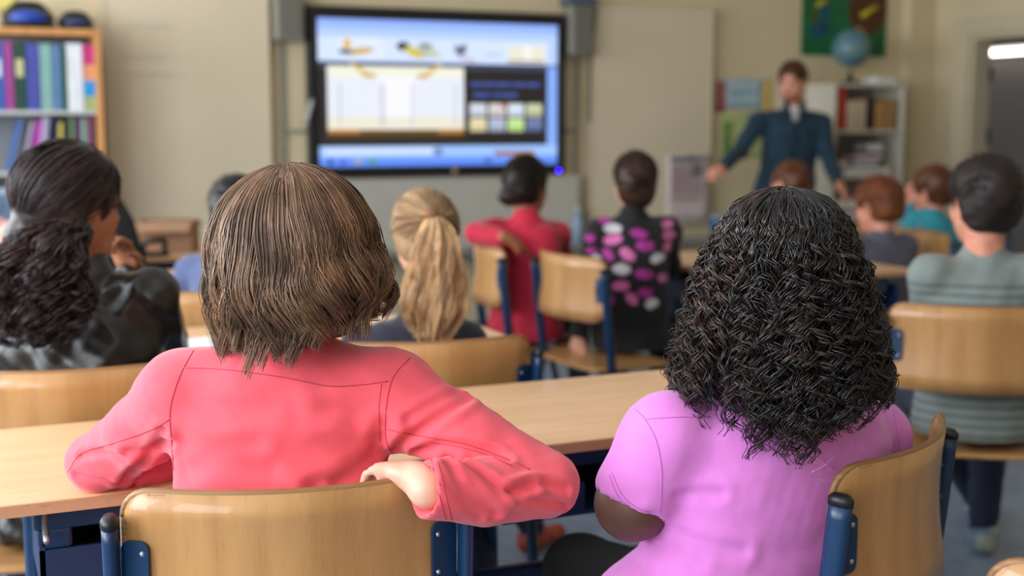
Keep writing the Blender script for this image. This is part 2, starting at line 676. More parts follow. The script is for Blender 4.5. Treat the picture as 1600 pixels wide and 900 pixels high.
# door opening to the corridor
dr = bpy.data.objects.new('door_1', None)
COL.objects.link(dr)
dr.location = (RIGHT_X, (DOOR_Y[0] + DOOR_Y[1]) / 2, 0)
struct(dr)
hw = (DOOR_Y[1] - DOOR_Y[0]) / 2
M_TRIM = mat('door_trim', (204, 190, 160), 0.5, 0.02, 5)
for a, b in (((-0.025, -hw - 0.14, 0), (0.0, -hw, DOOR_TOP + 0.12)), ((-0.025, hw, 0), (0.0, hw + 0.14, DOOR_TOP + 0.12)),
             ((-0.025, -hw, DOOR_TOP), (0.0, hw, DOOR_TOP + 0.12))):
    box('door_casing', a, b, M_TRIM, dr, 0.006)
for a, b in (((0.0, hw - 0.035, 0), (0.15, hw, DOOR_TOP)), ((0.0, -hw, 0), (0.15, -hw + 0.035, DOOR_TOP)), ((0.0, -hw + 0.035, DOOR_TOP - 0.035), (0.15, hw - 0.035, DOOR_TOP))):
    box('door_jamb', a, b, M_TRIM, dr, 0.004)
for z in (0.75, 1.2, 1.62):
    tube('hinge', [(0.145, hw - 0.045, z - 0.05), (0.145, hw - 0.045, z + 0.05)], 0.013, M_BLACK, dr, 8)
leaf = box('door_leaf', (0.16, -hw + 0.03, 0.01), (1.0, -hw + 0.07, DOOR_TOP - 0.04), mat('door_leaf_grey', (118, 112, 108), 0.5, 0.04, 5), dr, 0.003)
tube('door_handle', [(0.92, -hw + 0.07, 1.0), (0.92, -hw + 0.12, 1.0), (0.82, -hw + 0.12, 1.0)], 0.01, M_STEEL, leaf, 8)

# corridor behind the doorway
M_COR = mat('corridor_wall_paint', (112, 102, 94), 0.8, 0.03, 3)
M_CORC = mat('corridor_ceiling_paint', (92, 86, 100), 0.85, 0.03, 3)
struct(box('floor_corridor', (RIGHT_X + 0.15, 3.0, -0.1), (9.2, 13.0, 0), M_FLOOR))
struct(box('wall_corridor', (9.0, 3.0, 0), (9.2, 13.0, 2.6), M_COR))
struct(box('wall_corridor_end', (RIGHT_X + 0.15, 12.9, 0), (9.0, 13.0, 2.6), M_COR))
struct(box('ceiling_corridor', (RIGHT_X + 0.15, 3.0, 2.6), (9.2, 13.0, 2.7), M_CORC))
cl = thing('corridor_lamp', 'long white tube lamp glowing through the open doorway', 'lamp', (8.97, 9.4, 1.93))
box('lamp_housing', (-0.03, -1.2, -0.03), (0.03, 1.2, 0.06), M_LGREY, cl, 0.008)
tube('lamp_tube', [(-0.06, -1.15, 0.0), (-0.06, 1.15, 0.0)], 0.026, emit('tube_glow', (255, 250, 240), 7.0), cl, 12)

for nm, a, b in (('baseboard_front', (LEFT_X, FRONT_Y - 0.015, 0), (RIGHT_X, FRONT_Y, 0.08)),
                 ('baseboard_right', (RIGHT_X - 0.015, BACK_Y, 0), (RIGHT_X, DOOR_Y[0] - 0.15, 0.08)),
                 ('baseboard_left', (LEFT_X, BACK_Y, 0), (LEFT_X + 0.015, FRONT_Y - 0.02, 0.08))):
    struct(box(nm, a, b, M_DARKGREY))
struct(box('trim_1', (RIGHT_X - 0.22, FRONT_Y - 0.10, 0), (RIGHT_X, FRONT_Y, CEIL_Z), M_WALL, None, 0.004))   # boxed-in corner pipe

# ceiling lights
M_DIFF = emit('lamp_diffuser_glow', (255, 244, 226), LAMP_EMIT)
def ceiling_light(x, y, label):
    t = thing('ceiling_light', label, 'lamp', (x, y, CEIL_Z - 0.08), 0, 'fluorescent ceiling lights')
    bm = bmesh.new()
    add_box(bm, (-0.62, -0.16, 0.05), (0.62, 0.16, 0.08))
    add_box(bm, (-0.62, -0.16, 0.0), (0.62, -0.14, 0.05))
    add_box(bm, (-0.62, 0.14, 0.0), (0.62, 0.16, 0.05))
    add_box(bm, (-0.62, -0.14, 0.0), (-0.60, 0.14, 0.05))
    add_box(bm, (0.60, -0.14, 0.0), (0.62, 0.14, 0.05))
    bm_obj('housing', bm, M_WHITE, t)
    box('diffuser', (-0.595, -0.135, 0.005), (0.595, 0.135, 0.03), M_DIFF, t, 0.003)
for x, y, side in ((0.3, 0.2, 'near the back by the windows'), (0.3, 2.9, 'over the second row by the windows'), (0.3, 5.6, 'over the bookcase side by the front wall'),
                   (3.6, 0.2, 'near the back on the door side'), (3.6, 2.9, 'over the second row on the door side'), (3.6, 5.6, 'over the display at the front')):
    ceiling_light(x, y, 'white fluorescent ceiling light ' + side)


# ------------------------------------------------------------------ chairs and desks
def make_chair(label):
    t = thing('school_chair', label, 'chair', group='school chairs')
    W, HB = 0.425, 0.215
    cols = rounded_panel(W, HB, 0.036)
    def place(x, z, s):
        y = -0.232 + 0.052 * (x / 0.2) ** 2 - 0.10 * (z - HB) * -1 * 0.35 + 0.010 * math.cos((z - HB / 2) / HB * PI)
        return (x, y - 0.0 + s, 0.62 + z)
    v, f = panel_mesh(cols, place, 0.011)
    mk('backrest', v, f, M_PLY, t, True)
    # thin laminated rim of the backrest
    rim = [place(x, z1, 0) for x, z0, z1 in cols] + [place(x, z0, 0) for x, z0, z1 in cols[::-1]]
    rim.append(rim[0])
    tube('backrest_edge', rim, 0.0056, M_PLY_EDGE, t, 6, (0, 1, 0))
    cols = rounded_panel(0.40, 0.39, 0.06)
    def place_s(x, z, s):
        y = z - 0.195
        dz = -0.03 * max(0, (y - 0.12) / 0.075) ** 2 - 0.012 * math.cos(x / 0.2 * PI / 2) * math.cos((y + 0.04) / 0.2 * PI / 2)
        return (x, y, 0.447 + dz + s)
    v, f = panel_mesh(cols, place_s, 0.011, 12)
    mk('seat', v, f, M_PLY, t, True)
    for s in (-1, 1):
        x = s * 0.229
        tube('post', smooth_path([(x, -0.188, 0.793), (x, -0.178, 0.68), (x, -0.165, 0.56), (x * 0.98, -0.15, 0.44)], 5), 0.0175, M_BLUE, t, 12, (1, 0, 0), 0.62)
        cap = tube('post_cap', [(x, -0.188, 0.791), (x, -0.1885, 0.800), (x, -0.189, 0.806)], [0.0185, 0.0185, 0.012], M_BLACK, t, 12, (1, 0, 0), 0.64)
        tube('leg', smooth_path([(x * 0.98, -0.15, 0.445), (x * 0.97, -0.19, 0.25), (x, -0.225, 0.03)], 4), 0.0125, M_BLUE, t, 10)
        tube('leg', smooth_path([(x * 0.86, 0.10, 0.425), (x * 0.95, 0.15, 0.25), (x, 0.19, 0.03)], 4), 0.0125, M_BLUE, t, 10)
        tube('skid', [(x, -0.25, 0.014), (x, 0.22, 0.014)], 0.0135, M_BLUE, t, 10)
        tube('seat_rail', [(x * 0.98, -0.16, 0.43), (x * 0.92, -0.05, 0.423), (x * 0.86, 0.11, 0.42)], 0.0115, M_BLUE, t, 10)
        # bracket plate on the rear face, two rivets
        bm = bmesh.new()
        add_box(bm, (-0.019, -0.0025, -0.042), (0.019, 0.0025, 0.042))
        bmesh.ops.bevel(bm, geom=[e for e in bm.edges if abs((e.verts[0].co - e.verts[1].co).y) > 0.004], offset=0.012, segments=4, affect='EDGES', profile=0.5)
        yb = place(s * 0.197, HB * 0.5, 0)[1]
        bmesh.ops.rotate(bm, verts=bm.verts, cent=(0, 0, 0), matrix=Matrix.Rotation(s * 0.46, 3, 'Z') @ Matrix.Rotation(0.0, 3, 'X'))
        bmesh.ops.translate(bm, verts=bm.verts, vec=(s * 0.199, yb - 0.010, 0.728))
        pl = bm_obj('bracket_plate', bm, M_BLUE, t)
        for dz in (-0.026, 0.026):
            rv = V(s * 0.190, yb - 0.0165, 0.728 + dz)
            o = lathe('rivet', [(0.0, 0.003), (0.003, 0.002), (0.0045, 0.0), (0.0045, -0.001)], M_STEEL, pl, 8)
            o.location = rv
            o.rotation_euler = (PI / 2, 0, 0)
    tube('crossbar', [(-0.20, -0.05, 0.423), (0.20, -0.05, 0.423)], 0.010, M_BLUE, t, 8)
    return t


CH0 = make_chair('')
_first = [True]
def chair(cx, cy, deg, label):
    """cx, cy: midway between the two upper ends of the curved backrest."""
    o = CH0 if _first[0] else copy_tree(CH0)
    _first[0] = False
    a = math.radians(deg)
    o.location = (cx - 0.18 * math.sin(a), cy + 0.18 * math.cos(a), 0)
    o.rotation_euler = (0, 0, a)
    o['label'] = label
    return o


chair(0.398, 1.600, -11.9, 'plywood school chair the girl in the coral shirt sits on')
chair(1.272, 1.462, 30.2, 'plywood school chair turned left under the girl in the lilac T-shirt')
chair(0.187, 2.545, -12, 'plywood school chair behind the black leather jacket')
chair(0.955, 2.552, -8, 'plywood school chair below the blond ponytail')
chair(2.40, 2.47, -36, 'plywood school chair behind the boy in the striped grey shirt')
chair(1.91, 4.50, -100, 'school chair turned sideways under the red sweater')
chair(2.02, 4.03, -84, 'school chair turned sideways left of the spotted black sweater')
chair(1.187, 0.882, -35, 'empty school chair cut off at the lower right corner, nearest the camera')
chair(4.36, 4.52, 82, 'school chair under the child in the teal shirt')
chair(3.80, 4.28, 88, 'school chair under the red-haired child in the purple-grey shirt')
chair(3.66, 4.72, -18, 'school chair under the short-haired boy in front of the teacher')
chair(0.66, 3.56, -15, 'school chair under the dark-haired boy in the blue-grey shirt')
chair(-0.28, 3.62, -15, 'school chair at the left edge under the pupil with a raised fist')


def desk(x0, x1, y0, y1, label, trays=True):
    cx, cy = (x0 + x1) / 2, (y0 + y1) / 2
    hx, hy = (x1 - x0) / 2, (y1 - y0) / 2
    t = thing('school_desk', label, 'desk', (cx, cy, 0), 0, 'school desks')
    box('tabletop', (-hx + 0.004, -hy + 0.004, 0.730), (hx - 0.004, hy - 0.004, 0.750), M_DESK, t, 0.003)
    bm = bmesh.new()
    for a, b in (((-hx, -hy, 0.7305), (hx, -hy + 0.004, 0.7485)), ((-hx, hy - 0.004, 0.7305), (hx, hy, 0.7485)),
                 ((-hx, -hy + 0.004, 0.7305), (-hx + 0.004, hy - 0.004, 0.7485)), ((hx - 0.004, -hy + 0.004, 0.7305), (hx, hy - 0.004, 0.7485))):
        add_box(bm, a, b)
    bm_obj('edge_band', bm, M_DESK_EDGE, t)
    for s in (-1, 1):
        box('frame_rail', (-hx + 0.10, s * (hy - 0.07) - 0.02, 0.690), (hx - 0.10, s * (hy - 0.07) + 0.02, 0.7295), M_BLUE, t, 0.004)
        x = s * (hx - 0.13)
        box('column', (x - 0.035, -0.02, 0.05), (x + 0.035, 0.04, 0.70), M_BLUE, t, 0.012)
        box('foot', (x - 0.03, -hy + 0.02, 0.0), (x + 0.03, hy - 0.02, 0.05), M_BLUE, t, 0.014)
        box('top_arm', (x - 0.025, -hy + 0.05, 0.66), (x + 0.025, hy - 0.05, 0.692), M_BLUE, t, 0.006)
    box('crossbeam', (-hx + 0.16, 0.0, 0.36), (hx - 0.16, 0.03, 0.44), M_BLUE, t, 0.008)
    if trays:
        for s in (-1, 1):
            xc = s * hx * 0.5
            bm = bmesh.new()
            w = hx * 0.36
            add_box(bm, (xc - w, -hy + 0.05, 0.600), (xc + w, hy - 0.06, 0.608))
            add_box(bm, (xc - w, hy - 0.068, 0.608), (xc + w, hy - 0.06, 0.690))
            add_box(bm, (xc - w, -hy + 0.05, 0.608), (xc - w + 0.008, hy - 0.068, 0.690))
            add_box(bm, (xc + w - 0.008, -hy + 0.05, 0.608), (xc + w, hy - 0.068, 0.690))
            add_box(bm, (xc - w, -hy + 0.05, 0.608), (xc - w + 0.16, -hy + 0.058, 0.66))
            bm_obj('book_tray', bm, M_BLUE_PLASTIC, t)
    hk = V(-hx + 0.115, -hy + 0.03, 0.0)
    tube('bag_hook', [hk + V(0.02, 0.02, 0.722), hk + V(0, 0, 0.722), hk + V(0, -0.004, 0.69), hk + V(0.0, -0.02, 0.685)], 0.005, M_STEEL, t, 8)
    return t


desk(0.0, 1.52, 1.935, 2.442, 'long beech school desk in front of the coral shirt and the lilac T-shirt')
desk(0.0, 1.325, 2.985, 3.47, 'beech school desk in front of the blond ponytail and leather jacket')
desk(-0.25, 1.25, 4.36, 4.86, 'beech school desk in front of the blue-grey shirt in the third row')
desk(0.35, 1.60, 5.35, 5.95, 'beech table carrying the cardboard box by the left board', False)
desk(2.60, 3.34, 3.74, 4.20, 'small beech desk right of the spotted black sweater, nearest the camera')
desk(2.60, 3.30, 4.21, 4.69, 'small beech desk right of the spotted sweater, pushed against the back of another')


# ------------------------------------------------------------------ front wall furniture
def board(x0, x1, z0, z1, label):
    t = thing('whiteboard', label, 'whiteboard', ((x0 + x1) / 2, FRONT_Y, z0))
    h, w = z1 - z0, (x1 - x0) / 2
    box('board_panel', (-w + 0.012, -0.075, 0.012), (w - 0.012, -0.03, h - 0.012), M_BOARD, t, 0.002)
    bm = bmesh.new()
    for a, b in (((-w, -0.08, 0), (w, -0.028, 0.012)), ((-w, -0.08, h - 0.012), (w, -0.028, h)), ((-w, -0.08, 0.012), (-w + 0.012, -0.028, h - 0.012)),
                 ((w - 0.012, -0.08, 0.012), (w, -0.028, h - 0.012))):
        add_box(bm, a, b)
    bm_obj('board_frame', bm, M_BOARD, t)
    for x in (-w * 0.7, w * 0.7):
        box('wall_bracket', (x - 0.03, -0.028, h * 0.3), (x + 0.03, 0, h * 0.7), M_LGREY, t)
    return t


bl = board(0.82, 1.70, 0.62, 2.03, 'cream whiteboard wing beside the bookcase')
M_MARK = mat('faint_marker', (178, 178, 176), 0.6, 0.1, 30)
g = np.random.default_rng(3)
for z, xa, xb in ((1.18, -0.34, -0.08), (1.02, -0.34, -0.12), (0.93, -0.33, -0.02)):      # wiped, illegible marker lines
    n = 40
    xs = np.linspace(xa, xb, n)
    zz = z + 0.016 * np.sin(xs * 160 + g.uniform(0, 6)) * (0.5 + 0.5 * np.sin(xs * 31))
    tube('marker_line', np.stack([xs, np.full(n, -0.0755), zz], 1), 0.0025, M_MARK, bl, 4)
board(3.72, 4.585, 0.645, 2.02, 'cream whiteboard wing right of the display')

# column the display hangs on
t = thing('display_lift', 'pale grey lift panel with a ledge behind and below the big display', 'display stand', (2.70, FRONT_Y, 0))
box('back_panel', (-0.93, -0.03, 0.62), (0.93, -0.005, 2.35), M_WALL, t)
box('lower_panel', (-0.90, -0.10, 0.55), (0.92, -0.03, 0.975), mat('lift_panel', (186, 180, 168), 0.6, 0.03, 4), t, 0.006)
box('ledge', (-0.95, -0.20, 0.52), (1.95, -0.03, 0.55), M_GREY, t, 0.004)
for z in (1.235,):
    box('rail', (-0.93, -0.045, z), (0.93, -0.03, z + 0.02), M_GREY, t, 0.003)
for x in (-0.92, 0.92):
    box('upright', (x - 0.012, -0.05, 0.55), (x + 0.012, -0.03, 2.35), M_SPK, t, 0.003)
box('mount', (-0.3, -0.055, 1.2), (0.3, -0.03, 1.8), M_DARKGREY, t)

# display
DW, DZ0, DZ1, DY = 0.80, 0.985, 1.945, -0.115
t = thing('display', 'large black-framed interactive display showing a web page', 'display', (2.705, FRONT_Y, 0))
box('casing', (-DW, -0.125, DZ0), (DW, -0.056, DZ1), M_BLACK, t, 0.012, 3)
sx0, sx1, sz0, sz1 = -0.745, 0.745, 1.045, 1.875          # lit area
items = []                                                # u0, v0, u1, v1 (v down), colour, gain
def R_(u0, v0, u1, v1, c, s=1.0):
    items.append((u0, v0, u1, v1, c, s))
R_(0, 0, 1, 1, (30, 20, 19), 0.5)
R_(0, 0, 1, .30, (176, 202, 250), 1.0); R_(0, 0, 1, .055, (142, 174, 250), 1.0); R_(0, .055, 1, .09, (168, 196, 252), 1.0); R_(.0, .12, .96, .28, (205, 220, 250), 1.0)
R_(.0, .285, 1, .33, (120, 140, 190), .0)
R_(0.955, .30, 1, .87, (130, 165, 240), 1.0)
R_(0, .86, 1, 1, (150, 190, 250), 1.0); R_(0, .94, 1, 1, (92, 138, 240), 1.0); R_(.02, .87, .5, .92, (196, 214, 250), 1.0); R_(.46, .875, .5, .93, (110, 130, 180), 1.0)
R_(.72, .90, .9, .935, (150, 110, 90), 1.0)
for u, c in ((.03, (40, 60, 150)), (.08, (70, 90, 200)), (.14, (160, 160, 120)), (.20, (70, 150, 90)), (.68, (60, 80, 170))):
    R_(u, .945, u + .025, .985, c)
# pictures in the top strip
def blob(cu, cv, ru, rv, c, s=1.0, a=0.0):
    items.append((cu, cv, ru, rv, c, s, a))
R_(.10 - .02, .12, .26, .27, (214, 226, 250)); blob(.165, .215, .06, .022, (206, 164, 40), 1, -.15); blob(.115, .165, .016, .035, (222, 176, 30), 1, .3); blob(.11, .22, .03, .018, (60, 80, 60))
blob(.34, .175, .028, .032, (34, 40, 44)); blob(.385, .215, .045, .032, (206, 190, 70), 1, .3); blob(.44, .20, .045, .04, (170, 186, 176), 1, .4); blob(.47, .22, .03, .02, (196, 200, 170), 1, .5); blob(.43, .165, .028, .015, (110, 120, 110))
blob(.415, .24, .018, .01, (220, 150, 60))
blob(.585, .19, .014, .045, (60, 90, 90), 1, .6); blob(.575, .205, .022, .014, (50, 60, 80)); blob(.60, .25, .045, .016, (190, 180, 200), 1, .3); blob(.56, .175, .012, .02, (120, 120, 160))
R_(.68, .215, .75, .225, (150, 150, 190))
R_(.78, .15, .945, .27, (226, 224, 208)); R_(.78, .255, .945, .272, (150, 130, 90)); R_(.855, .16, .88, .255, (240, 238, 236))
# large picture: pale hall with two beams
R_(.035, .315, .59, .80, (232, 232, 216)); R_(.035, .39, .59, .74, (222, 226, 236)); R_(.24, .39, .38, .76, (236, 236, 246)); R_(.035, .66, .59, .74, (228, 222, 206))
for u0, dr in ((.17, 1), (.45, -1)):
    items.append((u0, .345, .055, .016, (214, 184, 96), 1, .55 * dr))
    blob(u0 + .03 * dr, .375, .03, .014, (196, 160, 66))
for u in (.08, .245, .255, .37, .55):
    R_(u, .43, u + .006, .72, (176, 182, 196))
R_(.035, .745, .59, .775, (176, 120, 30)); R_(.16, .75, .48, .79, (96, 78, 8)); R_(.035, .775, .59, .815, (60, 38, 8))
# headings and thumbnails at the right
for u0, u1, v in ((.62, .67, .415), (.675, .72, .415), (.725, .79, .415), (.80, .855, .415), (.86, .92, .415), (.63, .70, .49), (.715, .74, .49), (.745, .82, .49)):
    R_(u0, v, u1, v + .026, (62, 84, 160), .8)
th = [(206, 214, 226), (214, 206, 206), (212, 222, 236), (196, 202, 170), (226, 214, 170), (176, 186, 210), (196, 226, 150), (110, 124, 170)]
for i in range(8):
    u, v = .615 + (i % 4) * .082, .565 + (i // 4) * .105
    R_(u, v, u + .07, v + .09, th[i]); R_(u + .005, v + .05, u + .065, v + .085, tuple(max(0, x - 26) for x in th[i]))
R_(.75, .565, .77, .59, (200, 110, 80))
vs, fs, mi, mats_ = [], [], [], []
for i, it in enumerate(items):
    y = DY - 0.0102 - 0.00006 * i
    col, s = it[4], it[5]
    key = 'screen_%d_%d_%d_%d' % (col[0], col[1], col[2], int(s * 10))
    m_ = emit(key, col, 1.2 if s > 0.7 else (0.8 if s > 0 else 0.2))
    if m_ not in mats_:
        mats_.append(m_)
    def uv(u, v):
        return (sx0 + (sx1 - sx0) * u, y, sz1 - (sz1 - sz0) * v)
    b0 = len(vs)
    if len(it) == 6:
        vs += [uv(it[0], it[3]), uv(it[2], it[3]), uv(it[2], it[1]), uv(it[0], it[1])]
        fs.append((b0, b0 + 1, b0 + 2, b0 + 3))
    else:
        n = 14
        ca, sa = math.cos(it[6]), math.sin(it[6])
        asp = (sx1 - sx0) / (sz1 - sz0)
        for k in range(n):
            a = -2 * PI * k / n
            du, dv = it[2] * math.cos(a) * asp, it[3] * math.sin(a)
            du, dv = du * ca - dv * sa, du * sa + dv * ca
            vs.append(uv(it[0] + du / asp, it[1] + dv))
        fs.append(tuple(range(b0, b0 + n)))
    mi.append(mats_.index(m_))
mk('screen', vs, fs, None, t, mats=mats_, midx=mi)
bm = bmesh.new()
for a, b in (((-DW + 0.006, -0.131, sz1), (DW - 0.006, -0.124, DZ1 - 0.008)), ((-DW + 0.006, -0.131, DZ0 + 0.008), (DW - 0.006, -0.124, sz0)),
             ((-DW + 0.006, -0.131, sz0), (sx0, -0.124, sz1)), ((sx1, -0.131, sz0), (DW - 0.006, -0.124, sz1))):
    add_box(bm, a, b)
bm_obj('bezel', bm, M_BLACK, t)
pb = lathe('power_button', [(0, 0.004), (0.014, 0.003), (0.017, 0), (0.017, -0.002)], mat('button_brass', (206, 170, 130), 0.3, 0.05, 9, metal=0.5), t, 14)
pb.location = (0.075, -0.131, 1.012); pb.rotation_euler = (PI / 2, 0, 0)
pb = lathe('status_light', [(0, 0.004), (0.006, 0.003), (0.008, 0)], emit('blue_led', (50, 10, 255), 22.0), t, 12)
pb.location = (0.755, -0.131, 1.004); pb.rotation_euler = (PI / 2, 0, 0)
sp = thing('stylus', 'pale stylus clipped to the left side of the display', 'stylus', (1.895, FRONT_Y - 0.16, 1.36))
tube('stylus_barrel', [(-0.02, 0, -0.07), (0.02, 0, 0.06)], 0.012, M_LGREY, sp, 10)
tube('stylus_tip', [(0.02, 0, 0.06), (0.025, 0, 0.078)], [0.010, 0.003], M_DARKGREY, sp, 8)
box('stylus_clip', (-0.012, 0.0, -0.02), (0.012, 0.034, 0.0), M_DARKGREY, sp)

# loudspeakers
for x, z, lab in ((1.80, 1.745, 'grey wall loudspeaker left of the display'), (3.605, 1.70, 'grey wall loudspeaker right of the display')):
    t = thing('loudspeaker', lab, 'speaker', (x, FRONT_Y - 0.03, z), 0, 'loudspeakers beside the display')
    box('cabinet', (-0.08, -0.13, 0), (0.08, -0.01, 0.30), M_SPK, t, 0.012)
    box('grille', (-0.062, -0.138, 0.018), (0.062, -0.128, 0.282), mat('speaker_grille', (112, 108, 98), 0.8, 0.1, 200, 0.4, 400), t, 0.004)
    box('bracket', (-0.02, -0.01, 0.12), (0.02, 0.0, 0.20), M_DARKGREY, t)
t = thing('connection_box', 'blue-grey connection box on top of the right loudspeaker', 'box', (3.60, FRONT_Y - 0.11, 2.0))
box('shell', (-0.10, -0.07, 0), (0.10, 0.07, 0.05), mat('blue_grey', (78, 92, 108), 0.5, 0.05, 8), t, 0.01)
tube('cable', smooth_path([(0.09, 0.0, 0.02), (0.13, 0.02, -0.05), (0.105, 0.04, -0.3), (0.105, 0.05, -0.7)], 5), 0.006, M_DARKGREY, t, 6)

# things on the ledge
t = thing('drinking_bottle', 'pale blue plastic bottle on the ledge right of the display', 'bottle', (3.60, FRONT_Y - 0.12, 0.55))
M_BB = mat('bottle_blue', (120, 140, 160), 0.3, 0.05, 9)
lathe('bottle_body', [(0, 0), (0.035, 0), (0.037, 0.01), (0.037, 0.15), (0.02, 0.19), (0.016, 0.2)], M_BB, t, 16)
lathe('bottle_cap', [(0.018, 0.2), (0.018, 0.225), (0, 0.226)], M_LGREY, t, 12)
t = thing('paint_pot', 'small blue pot on the ledge below the right board', 'pot', (4.62, FRONT_Y - 0.13, 0.55))
lathe('pot_body', [(0, 0), (0.05, 0), (0.055, 0.14), (0.05, 0.14), (0.045, 0.01), (0, 0.01)], mat('pot_blue', (40, 92, 140), 0.4, 0.05, 9), t, 16)
lathe('pot_rim', [(0.054, 0.13), (0.058, 0.135), (0.058, 0.145), (0.052, 0.145)], M_LGREY, t, 16)

# papers on the wall
def sheet(x, z0, w, h, y, m, label, cat, marks=(), nm='paper_sheet'):
    t = thing(nm, label, cat, (x, y, z0))
    n = 8
    cols = [(-w / 2 + w * i / n, 0, h) for i in range(n + 1)]
    v, f = panel_mesh(cols, lambda a, b, s: (a, -0.004 - 0.006 * math.sin(b / h * 3) * (a / w) ** 2 + s, b), 0.0012, 6)
    mk('sheet', v, f, m, t, True)
    for (a0, b0, a1, b1, mm) in marks:
        box('print', (a0 * w, -0.0165, b0 * h), (a1 * w, -0.0135, b1 * h), mm, t)
    box('tape', (-0.02, -0.014, h - 0.012), (0.02, 0.0, h + 0.008), M_LGREY, t)
    return t
pk = mat('print_rose', (176, 150, 150), 0.8, 0.1, 40)
gy = mat('print_grey', (120, 112, 116), 0.8, 0.1, 40)
sheet(4.41, 0.66, 0.32, 0.43, FRONT_Y - 0.082, mat('sheet_rose_white', (210, 194, 190), 0.8, 0.03, 8), 'pinkish chart sheet hanging low on the right board', 'poster',
      [(-.42, .32, .28, .36, pk), (-.42, .90, .36, .97, gy), (-.40, .40, -.2, .86, pk), (-.15, .40, .05, .86, pk), (.10, .66, .30, .86, gy), (.10, .40, .30, .6, pk)], 'chart_sheet')
bl_ = mat('print_blue', (140, 172, 190), 0.8, 0.1, 20); rd_ = mat('print_red', (170, 84, 80), 0.8, 0.1, 20); gn_ = mat('print_green', (110, 150, 70), 0.8, 0.2, 12)
sheet(4.88, 1.385, 0.28, 0.20, FRONT_Y, mat('sheet_blue', (176, 196, 204), 0.8, 0.06, 16), 'pale blue sheet pinned left of the teacher', 'poster', [(-.45, .1, .45, .2, bl_), (-.45, .5, .4, .6, bl_)])
sheet(4.70, 1.36, 0.08, 0.21, FRONT_Y, mat('sheet_red', (170, 100, 96), 0.8, 0.1, 16), 'narrow reddish sheet at the left edge of the pinned papers', 'poster', [(-.3, .2, .3, .4, rd_)])
sheet(4.88, 1.06, 0.34, 0.30, FRONT_Y, mat('sheet_green', (186, 196, 130), 0.8, 0.1, 9), 'yellow-green drawing pinned below the pale blue sheet', 'drawing', [(-.45, .05, -.3, .8, gn_), (-.1, .2, .3, .7, mat('print_pale', (206, 206, 160), 0.8, 0.1, 9))])
sheet(5.07, 1.36, 0.06, 0.22, FRONT_Y, mat('sheet_yellow', (206, 174, 84), 0.8, 0.1, 9), 'yellow strip pinned at the right of the pale blue sheet', 'poster', [])
sheet(5.24, 1.30, 0.16, 0.24, FRONT_Y, mat('sheet_white', (214, 204, 186), 0.8, 0.03, 9), 'white sheet on the wall right of the teacher', 'poster', [(-.4, .1, .3, .3, pk)])
sheet(0.30, 1.86, 0.22, 0.30, FRONT_Y, mat('sheet_pale_yellow', (222, 210, 120), 0.8, 0.06, 9), 'yellow sheet on the wall above the bookcase', 'poster', [])

# green wall map
t = thing('wall_map', 'green wall poster with a brown disc above the globe', 'poster', (5.685, FRONT_Y, 1.745))
box('map_sheet', (-0.355, -0.010, 0), (0.355, -0.002, 0.62), mat('map_green', (22, 108, 62), 0.7, 0.08, 7, rgb2=(14, 92, 52)), t)
def disc(nm, cx, cz, r, m, y, par, ry=None):
    n = 24
    vs = [(cx + r * math.cos(2 * PI * k / n), y, cz + (ry or r) * math.sin(2 * PI * k / n)) for k in range(n)]
    mk(nm, vs, [tuple(range(n))[::-1]], m, par)
disc('brown_disc', 0.19, 0.31, 0.165, mat('map_brown', (86, 44, 20), 0.7, 0.08, 9), -0.0112, t)
M_MY = mat('map_yellow', (190, 176, 30), 0.7, 0.1, 20)
tube('yellow_mark', [(0.13, -0.012, 0.27), (0.26, -0.012, 0.34)], 0.02, M_MY, t, 6)
tube('yellow_mark', [(-0.24, -0.011, 0.33), (-0.16, -0.011, 0.37)], 0.016, M_MY, t, 6)
disc('blue_patch', -0.22, 0.17, 0.07, mat('map_blue', (20, 80, 112), 0.7, 0.1, 20), -0.0112, t, 0.05)
disc('blue_patch', -0.17, 0.28, 0.035, MATS['map_blue'], -0.0112, t, 0.1)
disc('brown_patch', -0.26, 0.27, 0.03, mat('map_olive', (70, 84, 26), 0.7, 0.1, 20), -0.0112, t, 0.06)

# white cabinet on the right
def bookcase(name, label, x0, x1, y0, y1, ztop, shelves, m_side, m_in, m_back, th=0.022):
    t = thing(name, label, 'bookcase', ((x0 + x1) / 2, (y0 + y1) / 2, 0))
    w, d = (x1 - x0) / 2, (y1 - y0) / 2
    for s in (-1, 1):
        a, b = sorted((s * w, s * (w - th)))
        box('side_panel', (a, -d, 0), (b, d, ztop - th), m_side, t, 0.002)
    box('top_panel', (-w, -d, ztop - th), (w, d, ztop), m_side, t, 0.002)
    box('back_panel', (-w + th, d - 0.012, 0.03), (w - th, d, ztop - th), m_back, t)
    for z in shelves:
        box('shelf', (-w + th, -d + 0.006, z - 0.02), (w - th, d - 0.012, z), m_in, t, 0.002)
    box('plinth', (-w + th, -d + 0.02, 0), (w - th, -d + 0.035, 0.06), m_side, t)
    return t
bookcase('bookcase', 'white open bookcase under the globe beside the door', 5.36, 5.95, 6.86, 7.17, 1.55, [0.06, 0.40, 0.66, 0.945, 1.245], M_WHITE, M_WHITE, mat('shelf_back', (150, 142, 136), 0.7, 0.03, 5))
M_OAK = wood('bookcase_oak', (204, 146, 88), (190, 130, 72), 0.45, (9, 9, 1), 3, 0.2)
bookcase('bookcase', 'oak-framed bookcase full of binders at the left edge', -0.24, 0.765, 6.76, 7.10, 1.755, [0.06, 0.40, 0.70, 1.055, 1.355], M_OAK, M_LGREY, mat('shelf_back_grey', (150, 152, 158), 0.7, 0.03, 5), 0.032)

